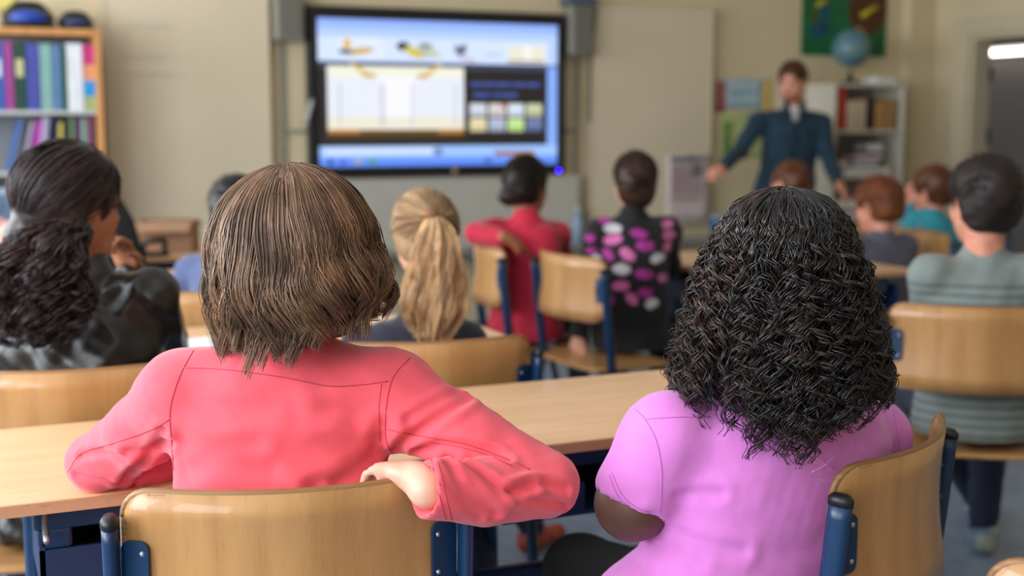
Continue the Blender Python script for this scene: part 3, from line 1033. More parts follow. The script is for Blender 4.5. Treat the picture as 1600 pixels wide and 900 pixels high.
def binder(x, y, z, w, h, d, rgb, label, group, lean=0.0, bands=None, tag_rgb=None):
    t = thing('binder', label, 'binder', (x, y, z), 0, group)
    t.rotation_euler = (0, lean, 0)
    m = mat('binder_%d_%d_%d' % rgb, rgb, 0.5, 0.05, 9, 0.03, 60)
    bm = bmesh.new()
    add_box(bm, (-w / 2, -d / 2, 0), (w / 2, -d / 2 + 0.004, h))
    add_box(bm, (-w / 2, -d / 2 + 0.004, 0), (-w / 2 + 0.003, d / 2, h))
    add_box(bm, (w / 2 - 0.003, -d / 2 + 0.004, 0), (w / 2, d / 2, h))
    bm_obj('cover', bm, m, t)
    box('pages', (-w / 2 + 0.004, -d / 2 + 0.006, 0.006), (w / 2 - 0.004, d / 2 - 0.006, h - 0.008), M_PAPER, t)
    if tag_rgb:
        box('spine_label', (-w * 0.32, -d / 2 - 0.0012, h * 0.5), (w * 0.32, -d / 2 - 0.0002, h * 0.76), mat('label_%d_%d_%d' % tag_rgb, tag_rgb, 0.7, 0.05, 9), t)
    for b0, b1, c in (bands or []):
        box('spine_band', (-w / 2, -d / 2 - 0.0012, h * b0), (w / 2, -d / 2 - 0.0002, h * b1), mat('label_%d_%d_%d' % c, c, 0.7, 0.05, 9), t)
    return t
GU = 'binders on the upper shelf of the left bookcase'
X = 0.248
for w, h, rgb, lab, tg, bands in (
        (.062, .325, (44, 84, 160), 'blue binder at the left end of the upper shelf', (200, 206, 220), None),
        (.042, .33, (150, 56, 132), 'magenta binder on the upper shelf', None, None),
        (.058, .328, (14, 62, 46), 'dark green binder with a beige spine label', (190, 184, 140), None),
        (.064, .325, (64, 70, 150), 'indigo binder next to the green one on the upper shelf', None, None),
        (.056, .325, (124, 166, 160), 'mint green binder on the upper shelf', None, None),
        (.044, .322, (84, 118, 160), 'steel blue binder on the upper shelf', None, None),
        (.026, .32, (24, 84, 54), 'thin green binder left of the white one', None, None),
        (.076, .33, (216, 218, 224), 'thick white binder on the upper shelf', None, None),
        (.062, .325, (196, 190, 150), 'binder with pink, orange, blue and green bands on its spine', None,
         [(0, .22, (150, 166, 110)), (.22, .46, (36, 140, 206)), (.46, .70, (214, 142, 100)), (.70, 1.0, (186, 44, 116))])):
    binder(X + w / 2, 6.90, 1.355, w - 0.004, h, 0.24, rgb, lab, GU, 0, bands, tg)
    X += w
GL = 'booklets on the lower shelf of the left bookcase'
X = 0.30
for w, h, rgb, lab, ln, gap in (
        (.022, .26, (70, 100, 160), 'blue booklet leaning at the left of the lower shelf', .25, .05),
        (.018, .25, (160, 150, 170), 'pale booklet leaning beside the blue one', .22, .03),
        (.026, .25, (176, 56, 164), 'magenta booklet leaning on the lower shelf', .20, .035),
        (.034, .27, (160, 150, 180), 'lavender booklet leaning on the lower shelf', .14, .046),
        (.016, .26, (30, 50, 90), 'navy booklet leaning beside the lavender one', .10, .024),
        (.018, .24, (196, 176, 60), 'yellow booklet on the lower shelf', .06, .022),
        (.022, .26, (50, 40, 54), 'dark booklet right of the yellow one', .03, .026),
        (.018, .27, (100, 134, 90), 'sage green booklet on the lower shelf', .02, .022),
        (.022, .27, (96, 56, 96), 'plum booklet on the lower shelf', .02, .026),
        (.022, .26, (130, 160, 150), 'grey-green booklet near the oak side panel', .0, .024),
        (.026, .27, (120, 70, 100), 'mauve booklet against the oak side panel', .0, .03)):
    binder(X + 0.011, 6.90, 1.058, w, h, 0.20, rgb, lab, GL, ln)
    X += gap * 1.28
# storage crates below
for x, lab in ((0.215, 'blue-grey plastic crate on the bookcase shelf at the left edge'), (0.55, 'blue-grey plastic crate on the bookcase shelf behind the dark ponytail')):
    t = thing('storage_crate', lab, 'crate', (x, 6.90, 0.70), 0, 'plastic crates in the left bookcase')
    mm = mat('crate_blue', (96, 116, 140), 0.4, 0.05, 9)
    bm = bmesh.new()
    for a, b in (((-0.14, -0.12, 0), (0.14, 0.12, 0.006)), ((-0.145, -0.125, 0), (0.145, -0.118, 0.24)), ((-0.145, 0.118, 0), (0.145, 0.125, 0.24)),
                 ((-0.145, -0.118, 0), (-0.138, 0.118, 0.24)), ((0.138, -0.118, 0), (0.145, 0.118, 0.24))):
        add_box(bm, a, b)
    bm_obj('crate_body', bm, mm, t)
    box('crate_lid', (-0.152, -0.132, 0.241), (0.152, 0.132, 0.275), mat('crate_lid', (160, 176, 196), 0.35, 0.04, 9), t, 0.008)
    box('crate_handle', (-0.05, -0.136, 0.17), (0.05, -0.125, 0.195), mm, t, 0.004)

# sports helmets on top of the bookcase
def helmet(x, y, z, w, label, m1, m2):
    t = thing('sports_helmet', label, 'helmet', (x, y, z), 0)
    b = Body().ell((0, 0, w * 0.42), (w, w * 0.9, w * 0.55), k=0.01).ell((0, -w * 0.5, w * 0.15), (w * 1.1, w * 0.75, w * 0.13), k=0.02).cut_plane((0, 0, 0.004), (0, 0, -1), 0.004)
    v, q = b.build(0.008)
    mk('helmet_shell', v, q, m1, t, True)
    b = Body().ell((0, -w * 0.62, w * 0.42), (w * 0.72, w * 0.36, w * 0.33), k=0.01).cut_plane((0, 0, 0.02), (0, 0, -1), 0.004)
    v, q = b.build(0.006)
    mk('helmet_front', v, q, m2, t, True)
    tube('helmet_strap', smooth_path([(-w * 0.95, 0, w * 0.5), (-w * 0.5, -w * 0.15, w * 0.95), (0, -w * 0.2, w * 1.03), (w * 0.5, -w * 0.15, w * 0.95), (w * 0.95, 0, w * 0.5)], 4), 0.012, M_BLACK, t, 8)
helmet(0.44, 6.93, 1.755, 0.125, 'black helmet with a shiny blue front on the oak bookcase', M_BLACK, mat('helmet_blue', (30, 66, 160), 0.25, 0.05, 9))
helmet(0.665, 6.93, 1.755, 0.085, 'smaller black helmet with a dull blue front on the oak bookcase', M_BLACK, mat('helmet_dull_blue', (34, 52, 96), 0.5, 0.05, 9))
t = thing('folder_stack', 'flat black folder under the helmets on the oak bookcase', 'folder', (0.26, 6.92, 1.755))
box('folder_cover', (-0.06, -0.12, 0), (0.045, 0.12, 0.018), M_BLACK, t, 0.003)
box('folder_pages', (-0.055, -0.1195, 0.004), (0.04, -0.1205, 0.014), M_PAPER, t)

# cardboard box, tape dispenser, papers, office chair
M_CARD = mat('cardboard', (150, 112, 84), 0.8, 0.05, 6, 0.05, 80)
t = thing('cardboard_box', 'open brown cardboard box on the table by the left board', 'box', (0.875, 5.60, 0.75), math.radians(-20))
w, d, h = 0.12, 0.10, 0.13
bm = bmesh.new()
for a, b in (((-w, -d, 0), (w, d, 0.004)), ((-w, -d, 0), (w, -d + 0.004, h)), ((-w, d - 0.004, 0), (w, d, h)), ((-w, -d + 0.004, 0), (-w + 0.004, d - 0.004, h)), ((w - 0.004, -d + 0.004, 0), (w, d - 0.004, h))):
    add_box(bm, a, b)
bm_obj('box_body', bm, M_CARD, t)
for s in (-1, 1):
    v, f = panel_mesh([(-w, 0, 0.07), (0, 0, 0.07), (w, 0, 0.07)], lambda x, z, q, s=s: (x, s * (d + z * 0.8) + q, h - z * 0.55 + 0.002), 0.003, 2)
    mk('box_flap', v, f, M_CARD, t)
t = thing('tape_dispenser', 'small black tape dispenser in front of the cardboard box', 'tape dispenser', (0.79, 5.39, 0.75))
box('dispenser_base', (-0.055, -0.03, 0), (0.055, 0.03, 0.018), M_BLACK, t, 0.005)
box('dispenser_arm', (-0.055, -0.022, 0.018), (-0.035, 0.022, 0.06), M_BLACK, t, 0.005)
box('dispenser_arm', (0.03, -0.022, 0.018), (0.05, 0.022, 0.075), M_BLACK, t, 0.005)
tube('dispenser_bar', [(-0.045, 0, 0.06), (0.04, 0, 0.07)], 0.012, M_BLACK, t, 8)
def paper(x, y, deg, label, z=0.751, m=M_PAPER):
    t = thing('paper', label, 'paper', (x, y, z), math.radians(deg), 'loose papers on the desks')
    for i in range(2):
        v, f = panel_mesh([(-.105, 0, .297), (0, 0, .297), (.105, 0, .297)], lambda a, b, s, i=i: (a + i * .006, b - .15 + i * .004, 0.001 + i * 0.0016 + s), 0.0008, 4)
        mk('sheet', v, f, m, t)
paper(0.60, 3.12, 12, 'white papers on the desk beside the leather jacket')
paper(0.60, 4.55, -10, 'white paper on the third desk behind the leather jacket')
paper(0.12, 4.58, 30, 'white paper on the third desk near the raised fist')
t = thing('office_chair', 'black office chair back beside the cardboard box', 'chair', (0.56, 5.12, 0))
b = Body().loft([(0.58, 0, 0, .14, .035), (0.75, 0, .01, .16, .035), (0.92, 0, .02, .12, .03), (1.0, 0, .03, .08, .025)], 0, 0.03, 3.0)
v, q = b.build(0.008)
M_FABB = mat('black_fabric', (20, 20, 23), 0.9, 0.1, 60, 0.1, 300)
mk('office_backrest', v, q, M_FABB, t, True)
b = Body().loft([(0.46, 0, -.20, .2, .19), (0.5, 0, -.20, .22, .21), (0.53, 0, -.20, .2, .19)], 0, 0.03, 3.0)
v, q = b.build(0.01)
mk('office_seat', v, q, M_FABB, t, True)
tube('gas_column', [(0, -.2, .1), (0, -.2, .46)], 0.03, M_BLACK, t, 10)
tube('back_bar', smooth_path([(0, -.1, .46), (0, .04, .48), (0, .055, .7)], 4), 0.02, M_BLACK, t, 8)
for k in range(5):
    a = k * 2 * PI / 5
    lg = tube('star_leg', [(0, -.2, .1), (.24 * math.cos(a), -.2 + .24 * math.sin(a), .07)], [0.025, 0.018], M_BLACK, t, 8)
    tube('caster', [(.24 * math.cos(a) - .015, -.2 + .24 * math.sin(a), .03), (.24 * math.cos(a) + .015, -.2 + .24 * math.sin(a), .03)], 0.028, M_BLACK, lg, 12)

# contents of the white bookcase
GR = 'files on the upper shelf of the white bookcase'
binder(5.44, 6.98, 1.246, .058, .275, .2, (186, 50, 24), 'bright red binder at the left of the white bookcase', GR)
binder(5.52, 6.98, 1.246, .07, .19, .2, (206, 190, 164), 'cream file beside the red binder', GR)
binder(5.60, 6.98, 1.246, .07, .20, .2, (198, 178, 150), 'beige file in the middle of the white bookcase', GR)
binder(5.675, 6.98, 1.246, .055, .215, .2, (52, 36, 32), 'dark brown file on the white bookcase', GR)
binder(5.755, 6.98, 1.246, .075, .19, .2, (184, 140, 84), 'tan file on the white bookcase', GR)
binder(5.84, 6.98, 1.246, .07, .20, .2, (176, 132, 84), 'darker tan file at the right of the white bookcase', GR)
def flat(x, y, z, w, d, h, rgb, nm, label, cat):
    t = thing(nm, label, cat, (x, y, z))
    m = mat('flat_%d_%d_%d' % rgb, rgb, 0.6, 0.06, 9)
    box('cover', (-w / 2, -d / 2, 0), (w / 2, d / 2, h * 0.18), m, t, 0.001)
    box('cover', (-w / 2, -d / 2, h * 0.82), (w / 2, d / 2, h), m, t, 0.001)
    box('pages', (-w / 2 + 0.004, -d / 2 + 0.006, h * 0.18), (w / 2 - 0.004, d / 2 - 0.004, h * 0.82), M_PAPER, t)
flat(5.66, 6.98, 0.946, .40, .22, .055, (206, 196, 190), 'storage_tray', 'white tray on the middle shelf of the white bookcase', 'tray')
flat(5.46, 6.97, 1.002, .09, .18, .05, (150, 60, 56), 'book', 'brick red book at the left on the white tray', 'book')
flat(5.66, 6.97, 1.002, .20, .18, .045, (50, 60, 84), 'book', 'slate blue book on the white tray', 'book')
flat(5.68, 6.97, 1.048, .24, .18, .04, (150, 22, 66), 'book', 'crimson book on top of the slate blue one', 'book')
flat(5.75, 6.98, 1.089, .13, .15, .08, (66, 52, 74), 'book', 'dark violet book topping the pile', 'book')
flat(5.60, 6.97, 0.661, .38, .2, .05, (160, 30, 46), 'book', 'red book on the low shelf of the white bookcase', 'book')
flat(5.58, 6.97, 0.712, .34, .2, .09, (188, 150, 146), 'book', 'pinkish book on the low shelf of the white bookcase', 'book')
flat(5.82, 6.98, 1.55, .17, .16, .05, (214, 204, 186), 'storage_tray', 'small white tray beside the globe', 'tray')

# globe
t = thing('globe', 'blue desk globe on the white bookcase', 'globe', (5.575, 6.98, 1.55))
lathe('globe_base', [(0, 0), (0.085, 0), (0.085, 0.008), (0.03, 0.02), (0.012, 0.05), (0.012, 0.085), (0, 0.085)], M_BLACK, t, 20)
m = mat('globe_map', (74, 122, 146), 0.35, 0.1, 9, rgb2=(108, 134, 128))
pr = [(max(0.0, 0.125 * math.sin(a)), -0.125 * math.cos(a)) for a in np.linspace(0, PI, 20)]
lathe('globe_ball', pr, m, t, 32, (0, 0, 0.235))
arc = [(0.142 * math.cos(a), 0, 0.235 + 0.142 * math.sin(a)) for a in np.linspace(-PI / 2, PI / 2 - 0.3, 20)]
tube('globe_meridian', arc, 0.007, mat('brass', (196, 178, 110), 0.35, 0.05, 9, metal=0.6), t, 8)

# wall switches
for y, z, lab in ((6.02, 1.36, 'cream light switch right of the white bookcase'), (5.99, 0.97, 'yellowed socket plate right of the white bookcase')):
    t = thing('wall_switch', lab, 'switch', (y, FRONT_Y, z))
    box('switch_plate', (-0.045, -0.012, -0.045), (0.045, 0, 0.045), mat('switch_cream', (206, 192, 140), 0.5, 0.03, 9), t, 0.005)
    box('rocker', (-0.025, -0.018, -0.03), (0.025, -0.012, 0.03), M_WHITE, t, 0.002)


# ------------------------------------------------------------------ people
def skin(name, rgb, rgb2):
    return mat('skin_' + name, rgb, 0.5, 0.05, 30, 0.04, 400, rgb2=rgb2, sub=0.08)
SK_FAIR = skin('fair', (226, 172, 148), (214, 154, 130))
SK_ROSY = skin('rosy', (224, 158, 132), (206, 132, 108))
SK_TAN = skin('tan', (176, 112, 80), (158, 96, 66))
SK_BROWN = skin('brown', (104, 68, 54), (90, 57, 45))
M_EYE = mat('eye_dark', (30, 24, 22), 0.2, 0.05, 9)
M_LIP = mat('lips', (176, 96, 88), 0.5, 0.05, 30)


def cloth(name, rgb, var=0.04, rough=0.85, sheen=0.15, attr=None, bump=0.12, bscale=500, scale=14):
    return mat('cloth_' + name, rgb, rough, var, scale, bump, bscale, sheen=sheen, attr=attr)


def hairmat(name, rgb, rgb2, rough=0.42, spec=0.3):
    return mat('hair_' + name, rgb, rough, 0.1, 18, rgb2=rgb2, attr='tint', spec=spec)


def add_head(b, C, R, s):
    L = lambda x, y, z: C + R @ (V(x, y, z) * s)
    E = lambda c, r, k=0.02, op=0, Q=None: b.ell(L(*c), V(*r) * s, R if Q is None else R @ Q, k * s, op)
    E((0, -.012, .035), (.076, .094, .082))
    E((0, .028, -.030), (.060, .062, .078), .03)
    for q in (-1, 1):
        b.cone(L(q * .052, .002, -.045), L(q * .012, .062, -.092), .020 * s, .020 * s, .03 * s)
        E((q * .031, .096, .006), (.017, .012, .011), .012, 1)            # eye sockets
        E((q * .031, .080, .005), (.014, .012, .011), .006)               # lids
        E((q * .034, .058, -.032), (.026, .028, .024), .02)               # cheeks
        E((q * .076, -.008, -.008), (.010, .020, .032), .006, 0, rotm(0, -.2, q * .15))
        E((q * .085, -.004, -.006), (.006, .010, .018), .005, 1)
    E((0, .078, .022), (.050, .014, .010), .015)                            # brow
    b.cone(L(0, .090, .004), L(0, .108, -.032), .0075 * s, .0125 * s, .012 * s)
    E((0, .094, -.036), (.020, .010, .009), .01)
    E((0, .090, -.060), (.024, .008, .006), .006)
    E((0, .088, -.071), (.021, .009, .007), .006)
    E((0, .074, -.100), (.020, .018, .014), .015)


def face_bits(o, org, C, R, s, lips=True):
    L = lambda x, y, z: C + R @ (V(x, y, z) * s) - org
    for q in (-1, 1):
        b = Body().ell(L(q * .031, .0885, .004), V(.011, .007, .006) * s, R, 0.002)
        v, f = b.build(0.0035 * s, 1)
        mk('eye', v, f, M_EYE, o, True)
    if lips:
        b = Body().ell(L(0, .096, -.0645), V(.021, .006, .008) * s, R, 0.002)
        v, f = b.build(0.003 * s, 1)
        mk('lips', v, f, M_LIP, o, True)


def unit(v):
    return v / (np.linalg.norm(v) + 1e-12)


def add_hand(b, W, d, n, s, side=1, curl=0.35, spread=0.0, tuck=0.0):
    """d: wrist to knuckles, n: back of the hand, side: +1 puts the thumb along d x n."""
    d = unit(d)
    n = unit(n - d * (n @ d))
    w = np.cross(d, n) * side
    R = np.stack([w, d, n], 1)
    b.cone(W - d * .02 * s, W + d * .03 * s, .024 * s, .026 * s, .012 * s)
    b.ell(W + d * .052 * s, V(.040, .050, .016) * s, R, .012 * s)
    for i, (o, ln) in enumerate(((.030, .066), (.010, .074), (-.010, .070), (-.029, .056))):
        p = W + d * (.086 - .004 * abs(i - 1)) * s + w * o * s
        a = curl * 0.8
        dd = d + w * spread * (1.5 - i) * 0.25
        for j, fr in enumerate((.45, .32, .23)):
            q = unit(unit(dd) * math.cos(a) - n * math.sin(a))
            e = p + q * ln * fr * 1.15 * s
            b.cone(p, e, (.0092 - .0008 * j) * s, (.0086 - .0008 * j) * s, .005 * s)
            p, a = e, a + curl * 1.1
    p0 = W + d * .022 * s + w * .026 * s
    p1 = p0 + (d * .030 + w * .026 * (1 - tuck) - n * .010 * (1 - tuck)) * s
    p2 = p1 + (d * .030 + w * (.006 - .012 * tuck) - n * .010 * (1 + 2 * curl)) * s
    b.chain([p0, p1, p2], [.014 * s, .0105 * s, .008 * s], .008 * s)


def head_target(p):
    d = V(2.7, 7.1) - p[:2]
    return math.atan2(-d[0], d[1])


def fwd(yaw):
    return V(-math.sin(yaw), math.cos(yaw), 0)


def rgt(yaw):
    return V(math.cos(yaw), math.sin(yaw), 0)


def pose(C, s, ty, lean=0.02, pel_z=0.535, J=None):
    f, r, z = fwd(ty), rgt(ty), V(0, 0, 1)
    N = C - z * .143 * s - f * .022 * s
    Pv = N - f * lean
    Pv = V(Pv[0], Pv[1], pel_z)
    j = dict(C=C, N=N, P=Pv)
    for q, nm in ((-1, 'L'), (1, 'R')):
        S = N + r * q * .158 * s - z * .050 * s
        E = S + f * .12 * s + r * q * .05 * s - z * .235 * s
        W = E + f * .20 * s - r * q * .07 * s + z * .03 * s
        H = Pv + r * q * .085 * s
        K = H + f * .40 * s + r * q * .03 - z * .035
        A = V(K[0], K[1], .085) + f * .02
        j.update({'S' + nm: S, 'E' + nm: E, 'W' + nm: W, 'D' + nm: unit(f - r * q * .4), 'B' + nm: z, 'H' + nm: H, 'K' + nm: K, 'A' + nm: A, 'T' + nm: f, 'c' + nm: 0.35})
    j.update(J or {})
    return j


def person(label, C, s, j, ty, head, sk, top, legs, shoes, vox=0.008, hair=None, wide=1.0, bits=True, rip=.0035, ripf=28, extra_shirt=None):
    """j: joints from pose(); head: (yaw, pitch, roll); top/legs/shoes: materials."""
    o = thing('person', label, 'person', (float(j['P'][0]), float(j['P'][1]), 0.0))
    org = V(j['P'][0], j['P'][1], 0)
    R = rotm(*head)
    z = V(0, 0, 1)
    N, Pv = j['N'], j['P']
    def tors(infl):
        out = []
        for fz, w, d in ((-.10, .166, .122), (0, .168, .122), (.25, .150, .108), (.5, .148, .104), (.75, .160, .108), (.92, .150, .088), (1.0, .11, .065)):
            c = Pv + (N - Pv) * fz
            out.append((c[2] - .03 * s, c[0], c[1], w * s * wide + infl, d * s * wide ** .5 + infl))
        return out
    # the body, one surface
    b = Body()
    for q in 'LR':
        b.chain([j['S' + q], j['E' + q], j['W' + q]], [.040 * s, .034 * s, .024 * s], .015)
        add_hand(b, j['W' + q], j['D' + q], j['B' + q], s, 1 if q == 'L' else -1, j['c' + q])
        b.chain([j['H' + q], j['K' + q], j['A' + q]], [.064 * s, .046 * s, .034 * s], .02)
        T = j['T' + q]
        b.cone(j['A' + q] + V(0, 0, -.045), j['A' + q] + T * .13 * s + V(0, 0, -.058), .030 * s, .022 * s, .02)
    b.loft(tors(-.012), ty, .03)
    b.cone(N - z * .06 * s, j['SL'], .042 * s, .038 * s, .03).cone(N - z * .06 * s, j['SR'], .042 * s, .038 * s, .03)
    b.cone(N - z * .03 * s, C - R[:, 2] * .05 * s - R[:, 1] * .02 * s, .052 * s, .048 * s, .025)
    add_head(b, C, R, s)
    v, q_ = b.build(max(vox * 1.15, .008))
    mk('body', v - org, q_, sk, o, True)
    if bits:
        face_bits(o, org, C, R, s)
    # top
    b = Body()
    for q in 'LR':
        b.chain([j['S' + q], j['E' + q], j['W' + q]], [.054 * s * wide, .046 * s * wide, .036 * s * wide ** .5], .014)
        b.ell(j['W' + q] + unit(j['W' + q] - j['E' + q]) * .052 * s, V(1, 1, 1) * .054 * s, None, .004, 1)
    b.loft(tors(.004), ty, .02)
    for q in 'LR':
        b.cone(N - z * .045 * s, j['S' + q], .046 * s, .053 * s, .04)
    b.cone(N - z * .05 * s, N + z * .014 * s, .066 * s, .057 * s, .03)
    b.ell(C - R[:, 2] * .066 * s - R[:, 1] * .012 * s, V(.056, .062, .052) * s, R, .006, 1)
    if extra_shirt:
        extra_shirt(b)
    v, q_ = b.build(vox)
    n = normals(v, q_)
    v = v + n * ripple(v, rip, ripf, int(abs(C[0]) * 1000))[:, None]
    sh = mk('shirt', v - org, q_, top, o, True)
    # trousers and shoes
    b = Body()
    for q in 'LR':
        b.chain([j['H' + q], j['K' + q], j['A' + q] + V(0, 0, .0)], [.072 * s, .060 * s, .046 * s], .02)
    b.ell(Pv, V(.135, .098, .076) * s, rotm(ty), .04)
    v, q_ = b.build(.016)
    v = v + normals(v, q_) * ripple(v, .003, 26, 5)[:, None]
    mk('trousers', v - org, q_, legs, o, True)
    for q in 'LR':
        A, T = j['A' + q], j['T' + q]
        b = Body().cone(A + V(0, 0, -.042) - T * .03 * s, A + T * .15 * s + V(0, 0, -.050), .040 * s, .034 * s, .02).cone(A, A + V(0, 0, -.03), .043 * s, .043 * s, .02)
        b.cut_plane((0, 0, .004), (0, 0, -1), .004)
        v, q_ = b.build(.012)
        so = mk('shoe', v - org, q_, shoes, o, True)
    if hair:
        hair(o, org, C, R, s)
    return o, sh, v


# ---- hair styles
def tintof(n, base=1.0, spread=0.25, seed=0, warm=0.0):
    g = np.random.default_rng(seed)
    k = base * (1 + spread * g.normal(size=(n, 1)))
    return np.clip(k * np.array([[1 + warm, 1, 1 - warm]]), 0.15, 3.0)


def cap(o, org, C, R, s, m, th=.012, nape=-.06, face=(.122, -.030), tint=1.0, vox=.008, ears=True, amp=.003, extra=None):
    L = lambda x, y, z: C + R @ (V(x, y, z) * s)
    b = Body()
    b.ell(L(0, -.014, .036), V(.077 + th, .095 + th, .082 + th) * s, R, .01)
    b.ell(L(0, -.040, -.020), V(.066 + th * .8, .056 + th, .075) * s, R, .03)
    b.ell(L(0, face[0], face[1]), V(.080, .080, .098) * s, R, .012, 1)
    if ears:
        for q in (-1, 1):
            b.ell(L(q * .088, .010, -.016), V(.026, .026, .040) * s, R, .010, 1)
    b.cut_plane(L(0, 0, nape), -R[:, 2] + R[:, 1] * .3, .02)
    if extra:
        extra(b, L)
    v, q = b.build(vox)
    v = v + normals(v, q) * ripple(v, amp, 55, 11)[:, None]
    h = mk('hair', v - org, q, m, o, True)
    paint(h, np.full((len(v), 3), tint))
    return h


def scalp_points(n, R, C, s, th, seed, zmin=-.5):
    """Random points on the hair dome, not on the face; returns unit directions in head space and positions."""
    g = np.random.default_rng(seed)
    d = g.normal(size=(n * 3, 3))
    d /= np.linalg.norm(d, axis=1)[:, None]
    ok = (d[:, 2] > zmin) & ~((d[:, 1] > .25) & (d[:, 2] < .45))
    d = d[ok][:n]
    return d


def dome(d, C, R, s, th):
    p = d * np.array([.077 + th, .095 + th, .082 + th]) + np.array([0, -.014, .036])
    return C + (p * s) @ R.T


def short_hair(m, th=.012, n=900, ln=.022, nape=-.055, seed=1, tint=1.0, lift=.35, vox=.008):
    def fn(o, org, C, R, s):
        h = cap(o, org, C, R, s, m, th, nape, tint=tint * .85, vox=vox)
        d = scalp_points(n, R, C, s, th, seed)
        crown = unit(V(.1, -.55, .8))
        t = d - crown * (d @ crown)[:, None] - 0 * d
        t = -(crown - d * (d @ crown)[:, None])
        t /= np.linalg.norm(t, axis=1)[:, None] + 1e-6
        K = 5
        u = np.linspace(0, 1, K)[None, :, None]
        g = np.random.default_rng(seed + 1)
        L_ = ln * g.uniform(.6, 1.3, (len(d), 1, 1))
        p = dome(d, C, R, s, th * .7)[:, None, :]
        tw = (t @ R.T)[:, None, :]
        nw = (d @ R.T)[:, None, :]
        jit = g.normal(size=(len(d), 1, 3)) * .25
        pts = p + (tw + nw * lift + jit) * u * L_ * s - nw * (u ** 2) * L_ * s * lift * .5
        hairs('hair_strands', pts, .0011 * s * np.linspace(1, .4, K)[None, :], m, h, tintof(len(d), tint, .3, seed), org)
    return fn


def pulled(o, org, C, R, s, m, tie, n, th, seed, tint, rad=.0011, spread=.3, zmin=-.75, parent=None, wob=.004):
    """Strands drawn over the head to the tie point (head space)."""
    d = scalp_points(n, R, C, s, th, seed, zmin)
    K = 12
    g = np.random.default_rng(seed)
    td = unit(V(*tie) - V(0, -.014, .036))
    u = np.linspace(0, 1, K)[None, :, None]
    dd = d[:, None, :] * (1 - u) + td[None, None, :] * u
    dd /= np.linalg.norm(dd, axis=2)[..., None] + 1e-6
    off = g.uniform(-.3, 1.0, (len(d), 1, 1)) * .004 + wob * np.sin(u * PI) * g.normal(size=(len(d), 1, 1)) * .4
    p = dd * (np.array([.077, .095, .082]) + th + off) + np.array([0, -.014, .036])
    e = V(*tie)[None, None, :] + g.normal(size=(len(d), 1, 3)) * .007
    w = np.clip((u - .75) / .25, 0, 1) ** 1.5
    p = p * (1 - w) + e * w
    pts = C + (p * s) @ R.T
    return hairs('hair_strands', pts, rad * s, m, parent or o, tintof(len(d), tint, spread, seed), org)


def tail(o, org, m, path, prof, n, K, seed, tint, rad=.0011, curl=0.0, pitch=.03, spread=.3, flat=(1, 1), ref=(1, 0, 0), base=True, locks=None, core=.72):
    """A falling bundle of strands around a path (world points); prof = radius along it."""
    g = np.random.default_rng(seed)
    ctr = smooth_path(path, 10)
    seg = np.r_[0, np.cumsum(np.linalg.norm(np.diff(ctr, axis=0), axis=1))]
    Ltot = seg[-1]
    u = np.linspace(0, 1, K)
    c = np.stack([np.interp(u * Ltot, seg, ctr[:, i]) for i in range(3)], 1)
    pr = np.interp(u, np.linspace(0, 1, len(prof)), prof)
    T = np.gradient(c, axis=0)
    T /= np.linalg.norm(T, axis=1)[:, None]
    e1 = np.cross(T, np.cross(np.array(ref, float), T))
    e1 /= np.linalg.norm(e1, axis=1)[:, None]
    e2 = np.cross(T, e1)
    nl = locks or n
    a = g.uniform(0, 2 * PI, nl)
    rr = np.sqrt(g.uniform(0.15, 1, nl))
    ph = g.uniform(0, 2 * PI, nl)
    pt = pitch * g.uniform(.75, 1.35, nl)
    end = g.uniform(.78, 1.02, nl)
    idx = np.arange(n) % nl
    A = (np.cos(a) * rr)[idx] + g.normal(size=n) * .05
    B = (np.sin(a) * rr)[idx] + g.normal(size=n) * .05
    S = np.clip(u[None, :] * end[idx][:, None], 0, 1)
    ci = np.stack([np.interp(S, u, c[:, i]) for i in range(3)], -1)
    E1 = np.stack([np.interp(S, u, e1[:, i]) for i in range(3)], -1)
    E2 = np.stack([np.interp(S, u, e2[:, i]) for i in range(3)], -1)
    PR = np.interp(S, u, pr)
    wav = 2 * PI * S * Ltot / pt[idx][:, None] + ph[idx][:, None] + g.normal(size=(n, 1)) * .25
    am = curl * np.clip(S * 3, 0, 1)
    x = A[:, None] * PR * flat[0] + am * np.cos(wav)
    y = B[:, None] * PR * flat[1] + am * np.sin(wav)
    pts = ci + x[..., None] * E1 + y[..., None] * E2
    if base:
        b = Body()
        for i in range(0, K - 1):
            if pr[i] > .008 and u[i] < .9:
                b.cone(c[i], c[min(i + 1, K - 1)], pr[i] * core * min(flat), pr[min(i + 1, K - 1)] * core * min(flat), .02)
        v, q = b.build(.010)
        h = mk('hair_core', v - org, q, m, o, True)
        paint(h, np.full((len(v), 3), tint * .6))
    tc = tintof(nl, tint, spread, seed)[idx] * (1 + .1 * g.normal(size=(n, 1)))
    return hairs('hair_tail', pts, rad * np.linspace(1, .5, K)[None, :], m, o, np.clip(tc, .1, 3), org)


# ------------------------------------------------------------------ the girl in the coral shirt
def st(y, xl, xr, t, hd):
    a, b = P(xl, y, t), P(xr, y, t)
    c = (a + b) / 2
    return (c[2], c[0], c[1], float(np.linalg.norm(b - a)) / 2, hd)


def cam_loft(b, rows, infl=0.0, k=0.02, pw=2.2, turn=0.0):
    c, s_ = math.cos(turn), math.sin(turn)
    b.loft([(z, x, y, math.sqrt(max(w * w - (d * s_) ** 2, .002)) / c + infl, d + infl) for z, x, y, w, d in rows], -CAM_YAW + turn, k, pw)


def fold(v, q, bvh, folds, gain=1.7):
    n = normals(v, q)
    dsp = np.zeros(len(v))
    for pix, depth, width in folds:
        line = project(bvh, smooth_path([(x, y, 0) for x, y in pix], 5)[:, :2])
        if len(line) < 2:
            continue
        d = poly_dist(v, line)
        depth *= gain
        dsp += -depth * np.exp(-(d / width) ** 2) + depth * .55 * np.exp(-((d - 1.9 * width) / width) ** 2)
    return v + n * dsp[:, None]


